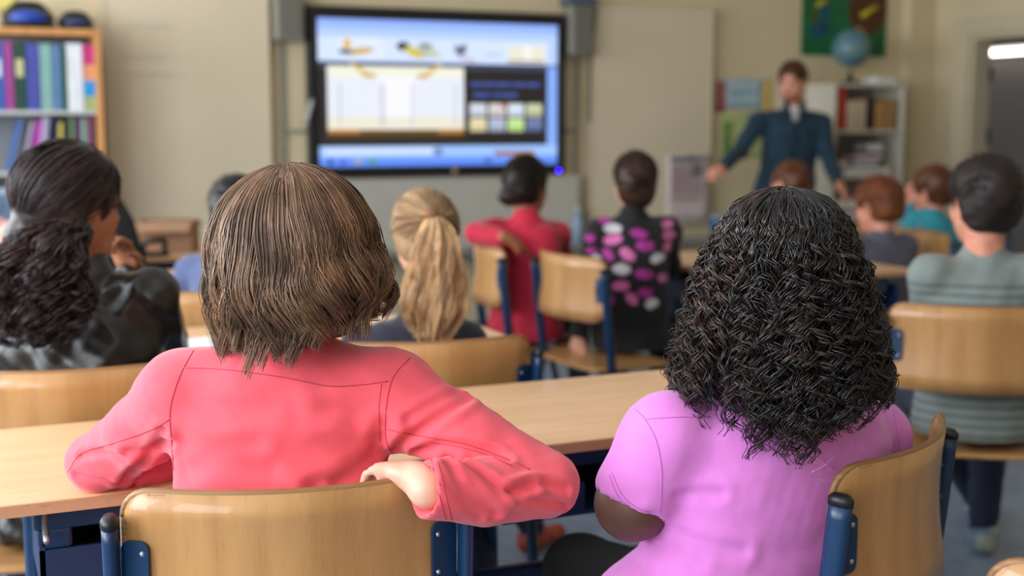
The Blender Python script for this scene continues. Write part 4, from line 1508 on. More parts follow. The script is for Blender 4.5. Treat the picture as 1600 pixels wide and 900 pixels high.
def stitch(o, org, bvh, pix, r, m, name='seam'):
    line = project(bvh, smooth_path([(x, y, 0) for x, y in pix], 6)[:, :2], r * .2)
    if len(line) > 2:
        tube(name, np.array(line) - org, r, m, o, 6, (0.3, -0.9, 0.2))


M_CORAL = cloth('coral', (234, 84, 98), 0.035, 0.9, 0.25, None, 0.18, 900, 30)
M_CORAL_SEAM = cloth('coral_seam', (196, 56, 74), 0.05, 0.9, 0.1)
M_JEANS = cloth('jeans', (26, 35, 58), 0.12, 0.85, 0.03, None, 0.2, 600, 40)
M_BLACKCLOTH = cloth('black', (10, 9, 12), 0.1, 0.85, 0.0)
M_SHOE = mat('shoe_dark', (40, 40, 46), 0.6, 0.08, 20)

C = P(462, 398, 1.745)
s = 0.93
N = P(450, 548, 1.745)
Pv = V(0.425, 1.765, 0.54)
ty = math.radians(-18)
o = thing('person', 'girl with a brown bob in a coral shirt, arm hooked over her chair', 'person', (Pv[0], Pv[1], 0))
org = V(Pv[0], Pv[1], 0)
Rh = rotm(math.radians(-26), math.radians(2), math.radians(-3))
SL, EL, WL = P(290, 617, 1.755), P(152, 722, 1.875), P(318, 704, 1.985)
SR, ER, WR = P(612, 618, 1.75), P(852, 756, 1.685), P(668, 765, 1.585)
rows = [st(575, 330, 560, 1.755, .060), st(600, 290, 598, 1.755, .078), st(650, 272, 605, 1.755, .092), st(710, 270, 604, 1.755, .094), st(765, 272, 602, 1.755, .092),
        st(850, 285, 600, 1.765, .092), st(960, 270, 625, 1.775, .098), st(1010, 270, 625, 1.775, .09)]
hand_dir = unit(P(606, 731, 1.682) - P(652, 748, 1.61))
b = Body()
b.chain([SL, EL, WL], [.040, .034, .025], .015).chain([SR, ER, WR], [.040, .034, .024], .015)
add_hand(b, WL, unit(P(400, 700, 2.05) - WL), V(0, 0, 1), .9, 1, .2)
add_hand(b, P(652, 748, 1.61), hand_dir, unit(V(.35, -.35, .85)), .82, -1, .62, 0, 1.0)
b.cone(WR, P(652, 748, 1.61), .023, .022, .01)
cam_loft(b, rows, -.014, .02)
b.cone(N + V(0, 0, -.02), C - Rh[:, 2] * .05, .047, .045, .02)
f_, r_ = fwd(ty), rgt(ty)
HL, HR = Pv - r_ * .085, Pv + r_ * .085
KL, KR = HL + f_ * .40 + V(-.02, 0, -.04), HR + f_ * .40 + V(.02, 0, -.04)
AL, AR = V(KL[0], KL[1] + .03, .085), V(KR[0], KR[1] + .03, .085)
for h, k, a in ((HL, KL, AL), (HR, KR, AR)):
    b.chain([h, k, a], [.062, .046, .034], .02).cone(a + V(0, 0, -.045), a + f_ * .12 + V(0, 0, -.055), .028, .022, .02)
add_head(b, C, Rh, s)
v, q = b.build(.007)
mk('body', v - org, q, SK_FAIR, o, True)
face_bits(o, org, C, Rh, s)
b = Body()
b.chain([SR, P(735, 690, 1.715), ER], [.056, .051, .046], .02)
b.chain([ER, P(760, 770, 1.63), WR], [.046, .043, .038], .006)
b.ell(WR + unit(WR - P(760, 770, 1.63)) * .050, V(.056, .056, .056), None, .003, 1)
b.cone(WR, WR + unit(WR - ER) * .06, .031, .031, .003, 1)
b.chain([SL, P(222, 672, 1.81), EL], [.054, .050, .044], .02)
b.chain([EL, P(235, 716, 1.93), WL], [.044, .042, .036], .008)
cam_loft(b, rows, 0, .022)
for S_ in (SL, SR):
    b.cone(P(446, 572, 1.755), S_, .046, .050, .05)
b.cone(P(447, 548, 1.755), P(448, 562, 1.755), .056, .060, .02)
b.ell(C - Rh[:, 2] * .075, V(.057, .06, .052), Rh, .006, 1)
v, q = b.build(.0045, 3)
bv = bvh_of(v, q)
v = v + normals(v, q) * (ripple(v, .0018, 22, 4) + ripple(v, .0007, 75, 14))[:, None]
v = fold(v, q, bv, [
    ([(618, 700), (655, 672), (700, 640), (738, 616)], .0040, .008), ([(640, 655), (690, 625), (722, 610)], .0028, .007),
    ([(612, 720), (660, 702), (720, 698), (790, 716)], .0042, .007), ([(700, 716), (742, 728), (790, 765), (830, 760)], .0045, .007),
    ([(800, 768), (840, 756), (885, 764)], .0035, .006), ([(808, 776), (850, 782), (888, 790)], .0030, .006),
    ([(700, 725), (730, 770), (775, 806)], .0030, .007), ([(690, 735), (715, 775), (750, 808)], .0020, .006),
    ([(600, 665), (585, 700), (545, 735), (490, 762)], .0030, .011), ([(598, 705), (560, 740), (530, 758)], .0030, .010),
    ([(285, 690), (330, 700), (400, 692)], .0016, .012), ([(290, 735), (340, 722), (420, 738)], .0022, .014),
    ([(300, 620), (370, 640), (450, 632)], .0014, .016), ([(470, 650), (530, 640), (590, 650)], .0016, .014),
    ([(268, 690), (245, 700), (215, 728), (190, 752)], .0042, .007), ([(258, 672), (235, 700), (200, 706)], .0030, .007),
    ([(195, 715), (160, 708), (125, 712)], .0022, .006), ([(180, 752), (150, 748), (120, 742)], .0022, .006), ([(262, 720), (225, 735), (205, 765)], .0030, .006)])
sh = mk('shirt', v - org, q, M_CORAL, o, True)
bv = bvh_of(v, q)
for pix in ([(287, 575), (345, 577), (440, 589), (510, 603), (560, 602), (606, 596)],
            [(302, 548), (280, 590), (266, 640), (268, 690), (272, 735)], [(641, 559), (614, 590), (603, 640), (604, 690), (618, 716)],
            [(604, 671), (660, 682), (720, 692), (780, 712), (828, 734)], [(264, 656), (235, 672), (180, 692), (128, 708), (106, 738)],
            [(606, 712), (590, 730), (582, 742)], [(200, 728), (192, 745), (182, 756)]):
    stitch(sh, org, bv, pix, .0009, M_CORAL_SEAM)
for pix in ([(674, 718), (680, 745), (688, 780), (697, 812)], [(683, 718), (690, 745), (698, 780), (706, 812)], [(596, 600), (592, 640), (594, 690)], [(668, 690), (740, 704), (800, 728)]):
    stitch(sh, org, bv, pix, .0007, M_CORAL_SEAM, 'stitching')
b = Body()
for h, k, a in ((HL, KL, AL), (HR, KR, AR)):
    b.chain([h, k, a], [.074, .058, .044], .02)
b.ell(Pv, V(.145, .105, .072), rotm(ty), .03)
v, q = b.build(.013)
mk('trousers', v - org, q, M_JEANS, o, True)
for a in (AL, AR):
    b = Body().cone(a + V(0, 0, -.045) - f_ * .03, a + f_ * .14 + V(0, 0, -.05), .036, .032, .02).cut_plane((0, 0, .004), (0, 0, -1), .004)
    v, q = b.build(.011)
    mk('shoe', v - org, q, M_SHOE, o, True)

# brown bob
HB_ = hairmat('brown_bob', (122, 94, 74), (84, 62, 47), 0.34, .4)
def bob(o, org, C, R, s):
    g = np.random.default_rng(21)
    L = lambda p: C + (p * s) @ R.T
    rx, ry, rz = .1235, .132, .122
    # core mass
    b = Body()
    Lc = lambda x, y, z: C + R @ (V(x, y, z) * s)
    b.ell(Lc(0, -.016, .022), V(.106, .112, .102) * s, R, .01)
    b.loft([(Lc(0, 0, -.115)[2], *Lc(-.006, -.030, -.115)[:2], .078, .070), (Lc(0, 0, -.06)[2], *Lc(-.002, -.03, -.06)[:2], .090, .082), (Lc(0, 0, .03)[2], *Lc(0, -.025, .03)[:2], .104, .096)], -CAM_YAW, .03)
    b.ell(Lc(0, .118, -.04), V(.072, .075, .10) * s, R, .02, 1)
    v, q = b.build(.009)
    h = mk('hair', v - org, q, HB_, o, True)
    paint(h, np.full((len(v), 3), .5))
    nl, n, K = 150, 4400, 19
    ph = g.uniform(0, 2 * PI, nl)                       # azimuth: 0 right ear, pi/2 face, -pi/2 back
    ok = []
    while len(ok) < nl:
        a = g.uniform(-PI, PI)
        if not (0.5 < a < 2.64):
            ok.append(a)
    ph = np.array(ok)
    lay = g.uniform(0, 1, nl)                           # 1 outermost
    a0 = np.where(g.uniform(size=nl) < .5, g.uniform(.02, .35, nl), g.uniform(.2, 1.05, nl))
    side = np.cos(ph)                                   # +1 to her right
    ln = .132 - .022 * np.clip(side, 0, 1) ** 1.5 + .008 * np.clip(-side, 0, 1) + g.normal(size=nl) * .013 - .02 * (1 - lay)
    wp = 2.2 * np.sin(ph * 2.3 + .7) + 1.5 * ph + g.normal(size=nl) * .7
    wf = g.uniform(1.7, 2.3, nl)
    tl = tintof(nl, 1.0, .23, 5)
    idx = g.integers(0, nl, n)
    PHI = ph[idx] + g.normal(size=n) * .085
    LAY = np.clip(lay[idx] + g.normal(size=n) * .05, 0, 1.05)
    A0 = np.clip(a0[idx] + g.normal(size=n) * .08, .01, 1.2)
    LN = ln[idx] + g.normal(size=n) * .006
    SIDE = side[idx]
    u = np.linspace(0, 1, K)[None, :]
    clump = 1 - .68 * u ** 1.5
    PH = ph[idx][:, None] + (PHI - ph[idx])[:, None] * clump
    arc = (PI / 2 - A0)[:, None] * .118                 # dome arc length left
    tot = arc + LN[:, None]
    d = u * tot
    on = d < arc
    al = np.where(on, A0[:, None] + d / .118, PI / 2)
    drop = np.where(on, 0, d - arc)
    rr = np.sin(al)
    zz = np.cos(al) * rz
    w = np.clip(drop / .13, 0, 1)
    right = np.clip(SIDE, 0, 1)[:, None]
    flare = 1 + (.05 + .09 * right) * np.sin(np.clip(w * 1.25, 0, 1) * PI) - (.03 - .16 * right) * np.clip((w - .45) / .55, 0, 1) ** 1.6
    shell = (1 - .17 * (1 - LAY)[:, None])
    R1 = rr * flare * shell
    wav = np.sin(2 * PI * (wf[idx][:, None] * u) + wp[idx][:, None])
    wav2 = np.cos(2 * PI * (wf[idx][:, None] * 1.3 * u) + wp[idx][:, None] * 1.7)
    amp = (.0085 + .0080 * right) * np.clip((u - .28) * 2.0, 0, 1)
    tang = amp * wav * 1.25
    R2x = R1 * rx + amp * .7 * wav2
    R2y = R1 * ry + amp * .7 * wav2
    jit = g.normal(size=(n, 1)) * .0016
    x = R2x * np.cos(PH) - tang * np.sin(PH) + jit
    y = R2y * np.sin(PH) + tang * np.cos(PH) - .016
    z = zz - drop + .012 + jit * .5
    curlup = right * np.clip((w - .45) / .55, 0, 1) ** 2 * (.022 + .012 * wav)
    z = z + curlup
    pts = L(np.stack([x, y, z], -1))
    tc = tl[idx] * (1 + .08 * g.normal(size=(n, 1)))
    warm = np.clip(SIDE, 0, 1)[:, None] * .35 + np.where(g.uniform(size=(n, 1)) < .16, .35, 0)
    tc = tc * np.concatenate([1 + warm * .75, 1 + warm * .28, 1 - warm * .12], 1)
    hairs('hair_strands', pts, .0011 * np.linspace(1, .45, K)[None, :], HB_, h, np.clip(tc, .2, 2.6), org)
    # flyaway hairs
    m = 50
    ii = g.integers(0, n, m)
    fl = pts[ii] + (np.linspace(0, 1, K)[None, :, None] ** 2) * g.normal(size=(m, 1, 3)) * .010 + unit(V(0, 0, 1)) * .003
    hairs('flyaway_hair', fl, .00035, HB_, h, np.full((m, 3), 1.5), org)
bob(o, org, C, Rh, s)

# ------------------------------------------------------------------ the girl in the lilac T-shirt
M_LILAC = cloth('lilac', (222, 128, 212), 0.03, 0.9, 0.2, None, 0.12, 900, 26)
M_LILAC_SEAM = cloth('lilac_seam', (196, 104, 188), 0.03, 0.9, 0.1)
C = P(1220, 425, 1.80)
s = 0.93
N = P(1235, 612, 1.815)
TURN = math.radians(30)
Pv = V(1.125, 1.60, 0.545)
ty = math.radians(14)
o = thing('person', 'girl with black curls in a lilac T-shirt on the turned chair', 'person', (Pv[0], Pv[1], 0))
org = V(Pv[0], Pv[1], 0)
Rh = rotm(math.radians(-20), math.radians(4), math.radians(2))
SL, EL, WL = P(1042, 684, 1.76), P(986, 786, 1.755), P(1090, 770, 2.0)
SR, ER, WR = P(1360, 684, 1.99), P(1320, 775, 2.10), P(1250, 760, 2.16)
rows = [st(625, 1120, 1330, 1.815, .065), st(650, 1060, 1375, 1.83, .086), st(700, 1032, 1398, 1.84, .104), st(760, 1022, 1392, 1.84, .108), st(815, 1010, 1385, 1.84, .108),
        st(850, 992, 1380, 1.84, .112), st(880, 945, 1380, 1.84, .120), st(910, 912, 1380, 1.84, .124), st(960, 900, 1385, 1.84, .126), st(1010, 905, 1385, 1.84, .11)]
b = Body()
b.chain([SL, EL, WL], [.050, .046, .028], .02).chain([SR, ER, WR], [.048, .042, .028], .015)
b.ell(P(988, 790, 1.755), V(.044, .048, .046), None, .02)
add_hand(b, WL, unit(V(.35, .9, 0)), V(0, 0, 1), .9, 1, .3)
add_hand(b, WR, unit(V(-.1, .95, 0)), V(0, 0, 1), .9, -1, .3)
cam_loft(b, rows, -.009, .02, 2.2, TURN)
for S_ in (SL, SR):
    b.cone(P(1235, 655, 1.83), S_, .046, .046, .04)
b.cone(N + V(0, 0, -.06), C - Rh[:, 2] * .05, .056, .050, .03)
f_, r_ = fwd(ty), rgt(ty)
HL, HR = Pv - r_ * .09, Pv + r_ * .09
KL, KR = HL + fwd(math.radians(5)) * .38 + V(0, 0, -.04), HR + fwd(math.radians(-4)) * .38 + V(0, 0, -.04)
AL, AR = V(KL[0], KL[1] + .02, .085), V(KR[0], KR[1] + .02, .085)
for h, k, a in ((HL, KL, AL), (HR, KR, AR)):
    b.chain([h, k, a], [.068, .052, .036], .02).cone(a + V(0, 0, -.045), a + f_ * .12 + V(0, 0, -.055), .028, .022, .02)
add_head(b, C, Rh, s)
v, q = b.build(.007)
mk('body', v - org, q, SK_BROWN, o, True)
face_bits(o, org, C, Rh, s)
b = Body()
sleeve_l, sleeve_r = SL + (EL - SL) * .78, SR + (ER - SR) * .45
b.chain([SL, sleeve_l], [.058, .0605], .02)
b.ell(sleeve_l + unit(EL - SL) * .058 + P(970, 786, 1.73) * 0, V(.068, .068, .058), None, .004, 1)
b.cone(sleeve_l, EL, .050, .050, .002, 1)
b.chain([SR, sleeve_r], [.052, .052], .02)
b.ell(sleeve_r + unit(ER - SR) * .055, V(.064, .064, .056), None, .004, 1)
cam_loft(b, rows, .003, .02, 2.2, TURN)
for S_ in (SL, SR):
    b.cone(P(1235, 660, 1.83), S_, .052, .056, .04)
b.ell(P(1235, 615, 1.80), V(.088, .088, .066), None, .012, 1)
v, q = b.build(.0045, 3)
bv = bvh_of(v, q)
v = v + normals(v, q) * (ripple(v, .0013, 20, 9) + ripple(v, .0004, 75, 19))[:, None]
v = fold(v, q, bv, [
    ([(1018, 808), (1050, 830), (1100, 852), (1160, 862)], .0045, .010), ([(1012, 815), (1040, 850), (1090, 880)], .0030, .010),
    ([(1000, 838), (1010, 870), (990, 900)], .0025, .009), ([(1060, 775), (1090, 770), (1125, 772)], .0030, .008), ([(1105, 778), (1140, 772), (1170, 775)], .0016, .010),
    ([(1340, 690), (1365, 700), (1385, 712)], .0025, .008), ([(1200, 870), (1260, 860), (1300, 840)], .0020, .016), ([(940, 870), (960, 880), (950, 900)], .0020, .008),
    ([(1040, 720), (1090, 735), (1150, 735)], .0010, .02)], .8)
sh = mk('shirt', v - org, q, M_LILAC, o, True)
bv = bvh_of(v, q)
for pix in ([(993, 640), (1008, 655), (1026, 690), (1034, 740), (1032, 800)], [(1008, 655), (1060, 652), (1110, 652)], [(952, 742), (966, 775), (990, 798), (1012, 806)],
            [(956, 738), (971, 771), (993, 792), (1014, 800)], [(1395, 640), (1404, 690), (1408, 720)], [(928, 852), (905, 880), (900, 896)]):
    stitch(sh, org, bv, pix, .0008, M_LILAC_SEAM)
M_PRINT = mat('faint_print', (232, 164, 226), 0.8, 0.03, 30)
for a, b_ in (((1268, 738), (1304, 712)), ((1276, 716), (1302, 734)), ((1284, 724), (1272, 722))):
    stitch(sh, org, bv, [a, ((a[0] + b_[0]) / 2 + 3, (a[1] + b_[1]) / 2 + 2), b_], .0010, M_PRINT, 'printed_mark')
# faint size print of the shirt, seen from the wrong side
fc = bpy.data.curves.new('print_text', 'FONT')
fc.body = 'BASIC'
fc.size = 1.0
to = bpy.data.objects.new('print_text', fc)
COL.objects.link(to)
bpy.context.view_layer.update()
tm = to.to_mesh()
tv = np.array([w.co[:] for w in tm.vertices])
tf = [tuple(p.vertices) for p in tm.polygons]
to.to_mesh_clear()
bpy.data.objects.remove(to)
wx = tv[:, 0].max()
cam_o = Vector((0, 0, CAM_H))
pv_ = []
for x, y, _ in tv:
    uu = 1 - x / wx                                        # mirrored
    px, py = 1274 + uu * 40 + y * 1.0, 757 - uu * 8 - y * 11
    h = bv.ray_cast(cam_o, (Vector(P(px, py, 2.0)) - cam_o).normalized())
    pv_.append(np.array(h[0] + h[1] * .0006) - org if h[0] is not None else V(0, 0, 0))
mk('printed_text', pv_, tf, M_PRINT, sh)
b = Body()
for h, k, a in ((HL, KL, AL), (HR, KR, AR)):
    b.chain([h, k, a], [.080, .066, .048], .02)
b.ell(Pv, V(.155, .115, .075), rotm(ty), .03)
v, q = b.build(.013)
mk('trousers', v - org, q, M_BLACKCLOTH, o, True)
for a in (AL, AR):
    b = Body().cone(a + V(0, 0, -.045) - f_ * .03, a + f_ * .14 + V(0, 0, -.05), .036, .032, .02).cut_plane((0, 0, .004), (0, 0, -1), .004)
    v, q = b.build(.011)
    mk('shoe', v - org, q, M_SHOE, o, True)

HC_ = hairmat('black_curls', (36, 29, 28), (19, 17, 19), 0.24, .6)
def curls(o, org, C, R, s):
    g = np.random.default_rng(33)
    top = C + V(0, 0, .122)
    ez = np.array([0, .006, .02, .046, .09, .135, .18, .224, .268, .303, .339, .40])
    er = np.array([0, .032, .058, .085, .107, .122, .134, .145, .153, .152, .136, .115])
    cr, sr = math.cos(-CAM_YAW), math.sin(-CAM_YAW)
    # core
    b = Body()
    rows = []
    for d, r in ((.335, .085), (.30, .108), (.26, .118), (.217, .122), (.174, .116), (.13, .108), (.088, .096), (.045, .074), (.020, .045)):
        rows.append((top[2] - d, top[0], top[1], r, r * .92))
    b.loft(rows, -CAM_YAW, .02)
    Lc = lambda x, y, z: C + R @ (V(x, y, z) * s)
    b.ell(Lc(0, -.012, .036), V(.083, .098, .088) * s, R, .03)
    b.ell(Lc(0, .16, -.05), V(.085, .10, .12) * s, R, .02, 1)
    v, q = b.build(.009)
    v = v + normals(v, q) * ripple(v, .004, 70, 2)[:, None]
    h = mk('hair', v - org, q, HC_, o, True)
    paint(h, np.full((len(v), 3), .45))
    nl, per, K = 385, 4, 72
    n = nl * per
    ph = []
    while len(ph) < nl:
        a = g.uniform(-PI, PI)
        if not (0.55 < a < 2.6) or g.uniform() < .12:
            ph.append(a)
    ph = np.array(ph)
    lay = 1 - .28 * g.uniform(0, 1, nl) ** 1.6
    d0 = g.uniform(.0, .09, nl)
    d0[: nl // 3] = g.uniform(0, .02, nl // 3)
    cen = np.exp(-((np.cos(ph)) / .55) ** 2) * (np.sin(ph) < 0)
    d1 = .298 + .034 * cen + g.normal(size=nl) * .020
    d1 = np.where((g.uniform(size=nl) < .16) & (cen > .5), d1 + .030, d1)
    d1 = np.minimum(d1, .372)
    d1 -= .03 * (1 - lay) / .28 * (1 - cen)
    pit = g.uniform(.027, .054, nl)
    am = g.uniform(.0040, .0115, nl)
    p0 = g.uniform(0, 2 * PI, nl)
    hand = np.where(g.uniform(size=nl) < .5, 1, -1)
    idx = np.repeat(np.arange(nl), per)
    u = np.linspace(0, 1, K)[None, :]
    D = d0[idx][:, None] + u * (d1 - d0)[idx][:, None]
    scal = np.interp(d0, [0, .02, .05, .09, .14], [0, .048, .070, .083, .086])[idx][:, None]
    env = np.interp(D, ez, er) * lay[idx][:, None]
    bl = np.clip((D - d0[idx][:, None]) / .07, 0, 1)
    bl = bl * bl * (3 - 2 * bl)
    rad = np.where(scal > env, env, scal * (1 - bl) + env * bl)
    PH = ph[idx][:, None] + g.normal(size=(n, 1)) * .035 + .09 * np.sin(D * 24 + p0[idx][:, None])
    grow = np.clip(u * 2.4 + .12, .12, 1)
    ang = hand[idx][:, None] * (2 * PI * D / pit[idx][:, None]) + .8 * np.sin(D * 22 + p0[idx][:, None]) + p0[idx][:, None] + g.normal(size=(n, 1)) * .36
    A = am[idx][:, None] * grow * (1 + .15 * g.normal(size=(n, 1)))
    capr = np.where(D < .0856, .090 * np.sqrt(np.clip(1 - ((.0856 - D) / .0856) ** 2, 0, 1)), .090 * np.clip(1 - (D - .0856) / .10, 0, 1))
    rad = np.maximum(rad, capr * (1.0 + .05 * lay[idx][:, None]))
    rr = rad + A * np.cos(ang)
    tg = A * np.sin(ang)
    off = g.normal(size=(n, 1)) * .0018
    lx = (rr + off) * np.cos(PH) - tg * np.sin(PH)
    ly = (rr + off) * np.sin(PH) * .95 + tg * np.cos(PH) - .014
    x = top[0] + cr * lx - sr * ly
    y = top[1] + sr * lx + cr * ly
    z = top[2] - D + A * .4 * np.sin(ang * 1.0 + 1)
    pts = np.stack([x, y, z], -1)
    tl = tintof(nl, 1.0, .25, 8)
    brown = (np.exp(-((ph - PI) ** 2) / 1.0) + np.exp(-((ph + PI) ** 2) / 1.0)) * (g.uniform(size=nl) < .55) + (g.uniform(size=nl) < .05)
    tl = tl * np.stack([1 + 2.9 * brown, 1 + 1.5 * brown, 1 + .6 * brown], 1)
    tc = tl[idx] * (1 + .15 * g.normal(size=(n, 1)))
    hairs('hair_strands', pts, .0012 * np.linspace(1, .5, K)[None, :], HC_, h, np.clip(tc, .2, 4), org)
    m = 45
    ii = g.integers(0, n, m)
    fl = pts[ii] + (np.linspace(0, 1, K)[None, :, None] ** 1.5) * g.normal(size=(m, 1, 3)) * np.array([.010, .010, .008])
    hairs('flyaway_hair', fl, .0004, HC_, h, np.tile(np.array([[2.2, 1.5, 1.0]]), (m, 1)), org)
curls(o, org, C, Rh, s)


# ------------------------------------------------------------------ the others
# woman in the leather jacket
M_LEATHER = mat('leather', (26, 22, 20), 0.34, 0.12, 9, 0.35, 40, rgb2=(40, 33, 28), spec=0.45)
HD_ = hairmat('dark_brown', (52, 36, 34), (28, 20, 20), 0.36, .35)
C = P(112, 322, 2.66)
ty = math.radians(-26)
j = pose(C, 0.98, ty, 0.05, 0.545, dict(N=P(128, 430, 2.68), SL=P(-22, 492, 2.66), SR=P(238, 470, 2.66), ER=P(262, 560, 2.86), WR=P(205, 425, 2.92), DR=unit(P(184, 372, 2.88) - P(205, 425, 2.92)), BR=unit(V(.6, .5, .2)),
                                              EL=P(-40, 600, 2.85), WL=P(40, 530, 3.0), cR=.9))
def leather_hair(o, org, C, R, s):
    h = cap(o, org, C, R, s, HD_, .020, -.10, (.128, -.03), 1.0, .008, True, .0025, lambda b, L: b.ell(L(-.02, -.105, -.065), V(.04, .04, .035), None, .03))
    pulled(o, org, C, R, s, HD_, (-.02, -.125, -.070), 800, .021, 3, 1.2, .0015, .35, -.7, h)
    tail(o, org, HD_, [P(125, 352, 2.50), P(85, 388, 2.44), P(60, 445, 2.43), P(58, 500, 2.44), P(66, 540, 2.45)], [.03, .064, .108, .102, .055], 560, 36, 4, 1.25, .0018, .011, .05, .4, (1, .62), rgt(-CAM_YAW), True, 150, .56)
person('dark-haired woman in a black leather jacket with a curly ponytail', C, .98, j, ty, (math.radians(-62), 0, math.radians(3)), SK_TAN, M_LEATHER, M_JEANS, M_SHOE, .0072, leather_hair, 1.12, True, .0065, 34)

# blond girl
HY_ = hairmat('blond', (206, 168, 126), (168, 128, 90), 0.38)
M_NAVY = cloth('navy', (26, 26, 44), 0.08)
C = P(664, 372, 2.93)
ty = math.radians(-20)
j = pose(C, 0.86, ty, 0.0, 0.535, dict(N=P(662, 492, 2.93), SL=P(570, 548, 2.93), SR=P(728, 535, 2.95)))
f_ = fwd(ty)
j['KR'], j['AR'] = V(1.19, 3.02, .49), V(1.175, 2.78, .09)
j['KL'], j['AL'] = V(1.275, 3.06, .49), V(1.58, 3.40, .085)
j['TL'] = unit(V(.9, .45, 0))
def blond_hair(o, org, C, R, s):
    h = cap(o, org, C, R, s, HY_, .012, -.05, (.125, -.03), .62, .007, True, .0015)
    pulled(o, org, C, R, s, HY_, (.012, -.118, .062), 1000, .013, 13, .72, .0013, .28, -.7, h)
    tube('hair_tie', [P(668, 336, 2.815) - org + V(-.016, 0, .004), P(676, 334, 2.80) - org, P(684, 340, 2.815) - org], .010, mat('tie_copper', (138, 96, 62), 0.6, 0.1, 30), o, 8)
    tail(o, org, HY_, [P(677, 340, 2.815), P(682, 365, 2.775), P(681, 420, 2.765), P(677, 480, 2.765), P(676, 536, 2.77)], [.018, .050, .066, .076, .042], 1200, 16, 14, 1.0, .0014, .004, .12, .28, (1, .42), rgt(-CAM_YAW), True, 120)
o_, sh_, _ = person('blond girl with a high ponytail and navy top', C, .86, j, ty, (math.radians(-12), 0, math.radians(-3)), SK_FAIR, M_NAVY, M_JEANS, mat('shoe_orange', (176, 74, 50), 0.6, 0.25, 24, rgb2=(120, 40, 40)), .006, blond_hair)

# boy behind the bob
HK_ = hairmat('black', (30, 27, 30), (18, 16, 18), 0.35)
C = P(372, 330, 3.95)
ty = head_target(C)
j = pose(C, .90, ty, 0.0)
j['SL'] = P(300, 425, 3.98); j['EL'] = P(292, 500, 4.1)
person('dark-haired boy in a blue-grey shirt half hidden by the brown bob', C, .90, j, ty, (ty, 0, 0), SK_ROSY, cloth('blue_grey', (84, 94, 132), 0.06), M_JEANS, M_SHOE, .009, short_hair(HK_, .013, 700, .02))

# pupil at the left edge, fist raised
C = V(-0.27, 3.86, 1.10)
ty = math.radians(-18)
j = pose(C, .92, ty, 0.02, J=dict(ER=V(-.02, 4.05, .80), WR=P(2, 388, 4.1), DR=unit(P(18, 348, 4.05) - P(2, 388, 4.1)), BR=unit(V(-.3, -.9, .2)), cR=1.25))
person('pupil at the left edge with only a raised fist in view', C, .92, j, ty, (math.radians(-30), 0, 0), SK_FAIR, cloth('pale', (206, 208, 206), 0.04), M_JEANS, M_SHOE, .010, short_hair(hairmat('mid_brown', (92, 62, 40), (66, 44, 30)), .013, 400, .02))

# red sweater
HR_ = hairmat('espresso', (38, 26, 22), (24, 16, 14), 0.4)
C = P(824, 290, 4.92)
ty = math.radians(-44)
j = pose(C, .88, ty, 0.0, 0.535, dict(SL=P(775, 362, 4.90), EL=P(742, 366, 4.80), WL=P(790, 372, 4.70), SR=P(872, 368, 4.95), ER=P(880, 420, 5.08), WR=P(850, 430, 5.25), DL=unit(V(.8, .2, -.3)), BL=unit(V(0, -.5, .8))))
def bun(o, org, C, R, s):
    cap(o, org, C, R, s, HR_, .016, -.085, (.125, -.03), 1.0, .007, True, .003, lambda b, L: b.ell(L(-.01, -.112, -.045), V(.05, .045, .042) * s, R, .015))
    pulled(o, org, C, R, s, HR_, (-.01, -.13, -.045), 500, .017, 23, 1.1, .0015, .35)
person('person in a red sweater sitting sideways, arm on the chair back', C, .88, j, ty, (math.radians(-62), 0, 0), SK_TAN, cloth('red', (184, 24, 54), 0.06), M_JEANS, M_SHOE, .009, bun, 1.02)

# spotted black sweater
C = P(990, 284, 4.72)
ty = math.radians(-32)
j = pose(C, .86, ty, 0.0, 0.535, dict(SL=P(934, 362, 4.70), SR=P(1042, 362, 4.75), EL=P(920, 455, 4.72), WL=P(903, 525, 4.68), DL=unit(P(908, 570, 4.68) - P(903, 525, 4.68)), BL=unit(V(-.8, -.4, 0)), ER=P(1050, 420, 4.90), WR=P(1035, 425, 5.1), cL=.2))
M_SPOT = cloth('spotted', (255, 255, 255), 0.02, 0.9, 0.1, 'tint')
def oval(o, org, C, R, s):
    cap(o, org, C, R, s, HR2_, .014, -.13, (.125, -.03), 1.0, .007, False, .002, lambda b, L: b.ell(L(0, -.035, -.065), V(.064, .066, .055) * s, R, .03))
    pulled(o, org, C, R, s, HR2_, (0, -.12, -.06), 600, .014, 27, 1.15, .0014, .3)
HR2_ = hairmat('chestnut', (62, 38, 26), (42, 26, 18), 0.4)
o_, sh_, _ = person('girl in a black sweater with pink and white spots', C, .86, j, ty, (head_target(C), 0, 0), SK_FAIR, M_SPOT, M_BLACKCLOTH, M_SHOE, .0072, oval)
me = sh_.data
co = np.empty(len(me.vertices) * 3, np.float32)
me.vertices.foreach_get('co', co)
co = co.reshape(-1, 3) + np.array(o_.location)
cols = np.tile(np.array(lin((15, 13, 17))[:3]), (len(co), 1))
nrm = np.empty(len(me.vertices) * 3, np.float32)
me.vertices.foreach_get('normal', nrm)
back = (nrm.reshape(-1, 3) @ fwd(-CAM_YAW)) < .35
bv = BVHTree.FromPolygons([Vector(p) for p in co], [tuple(p.vertices) for p in me.polygons])
PK, WH, MG = lin((206, 104, 160))[:3], lin((196, 190, 196))[:3], lin((160, 44, 132))[:3]
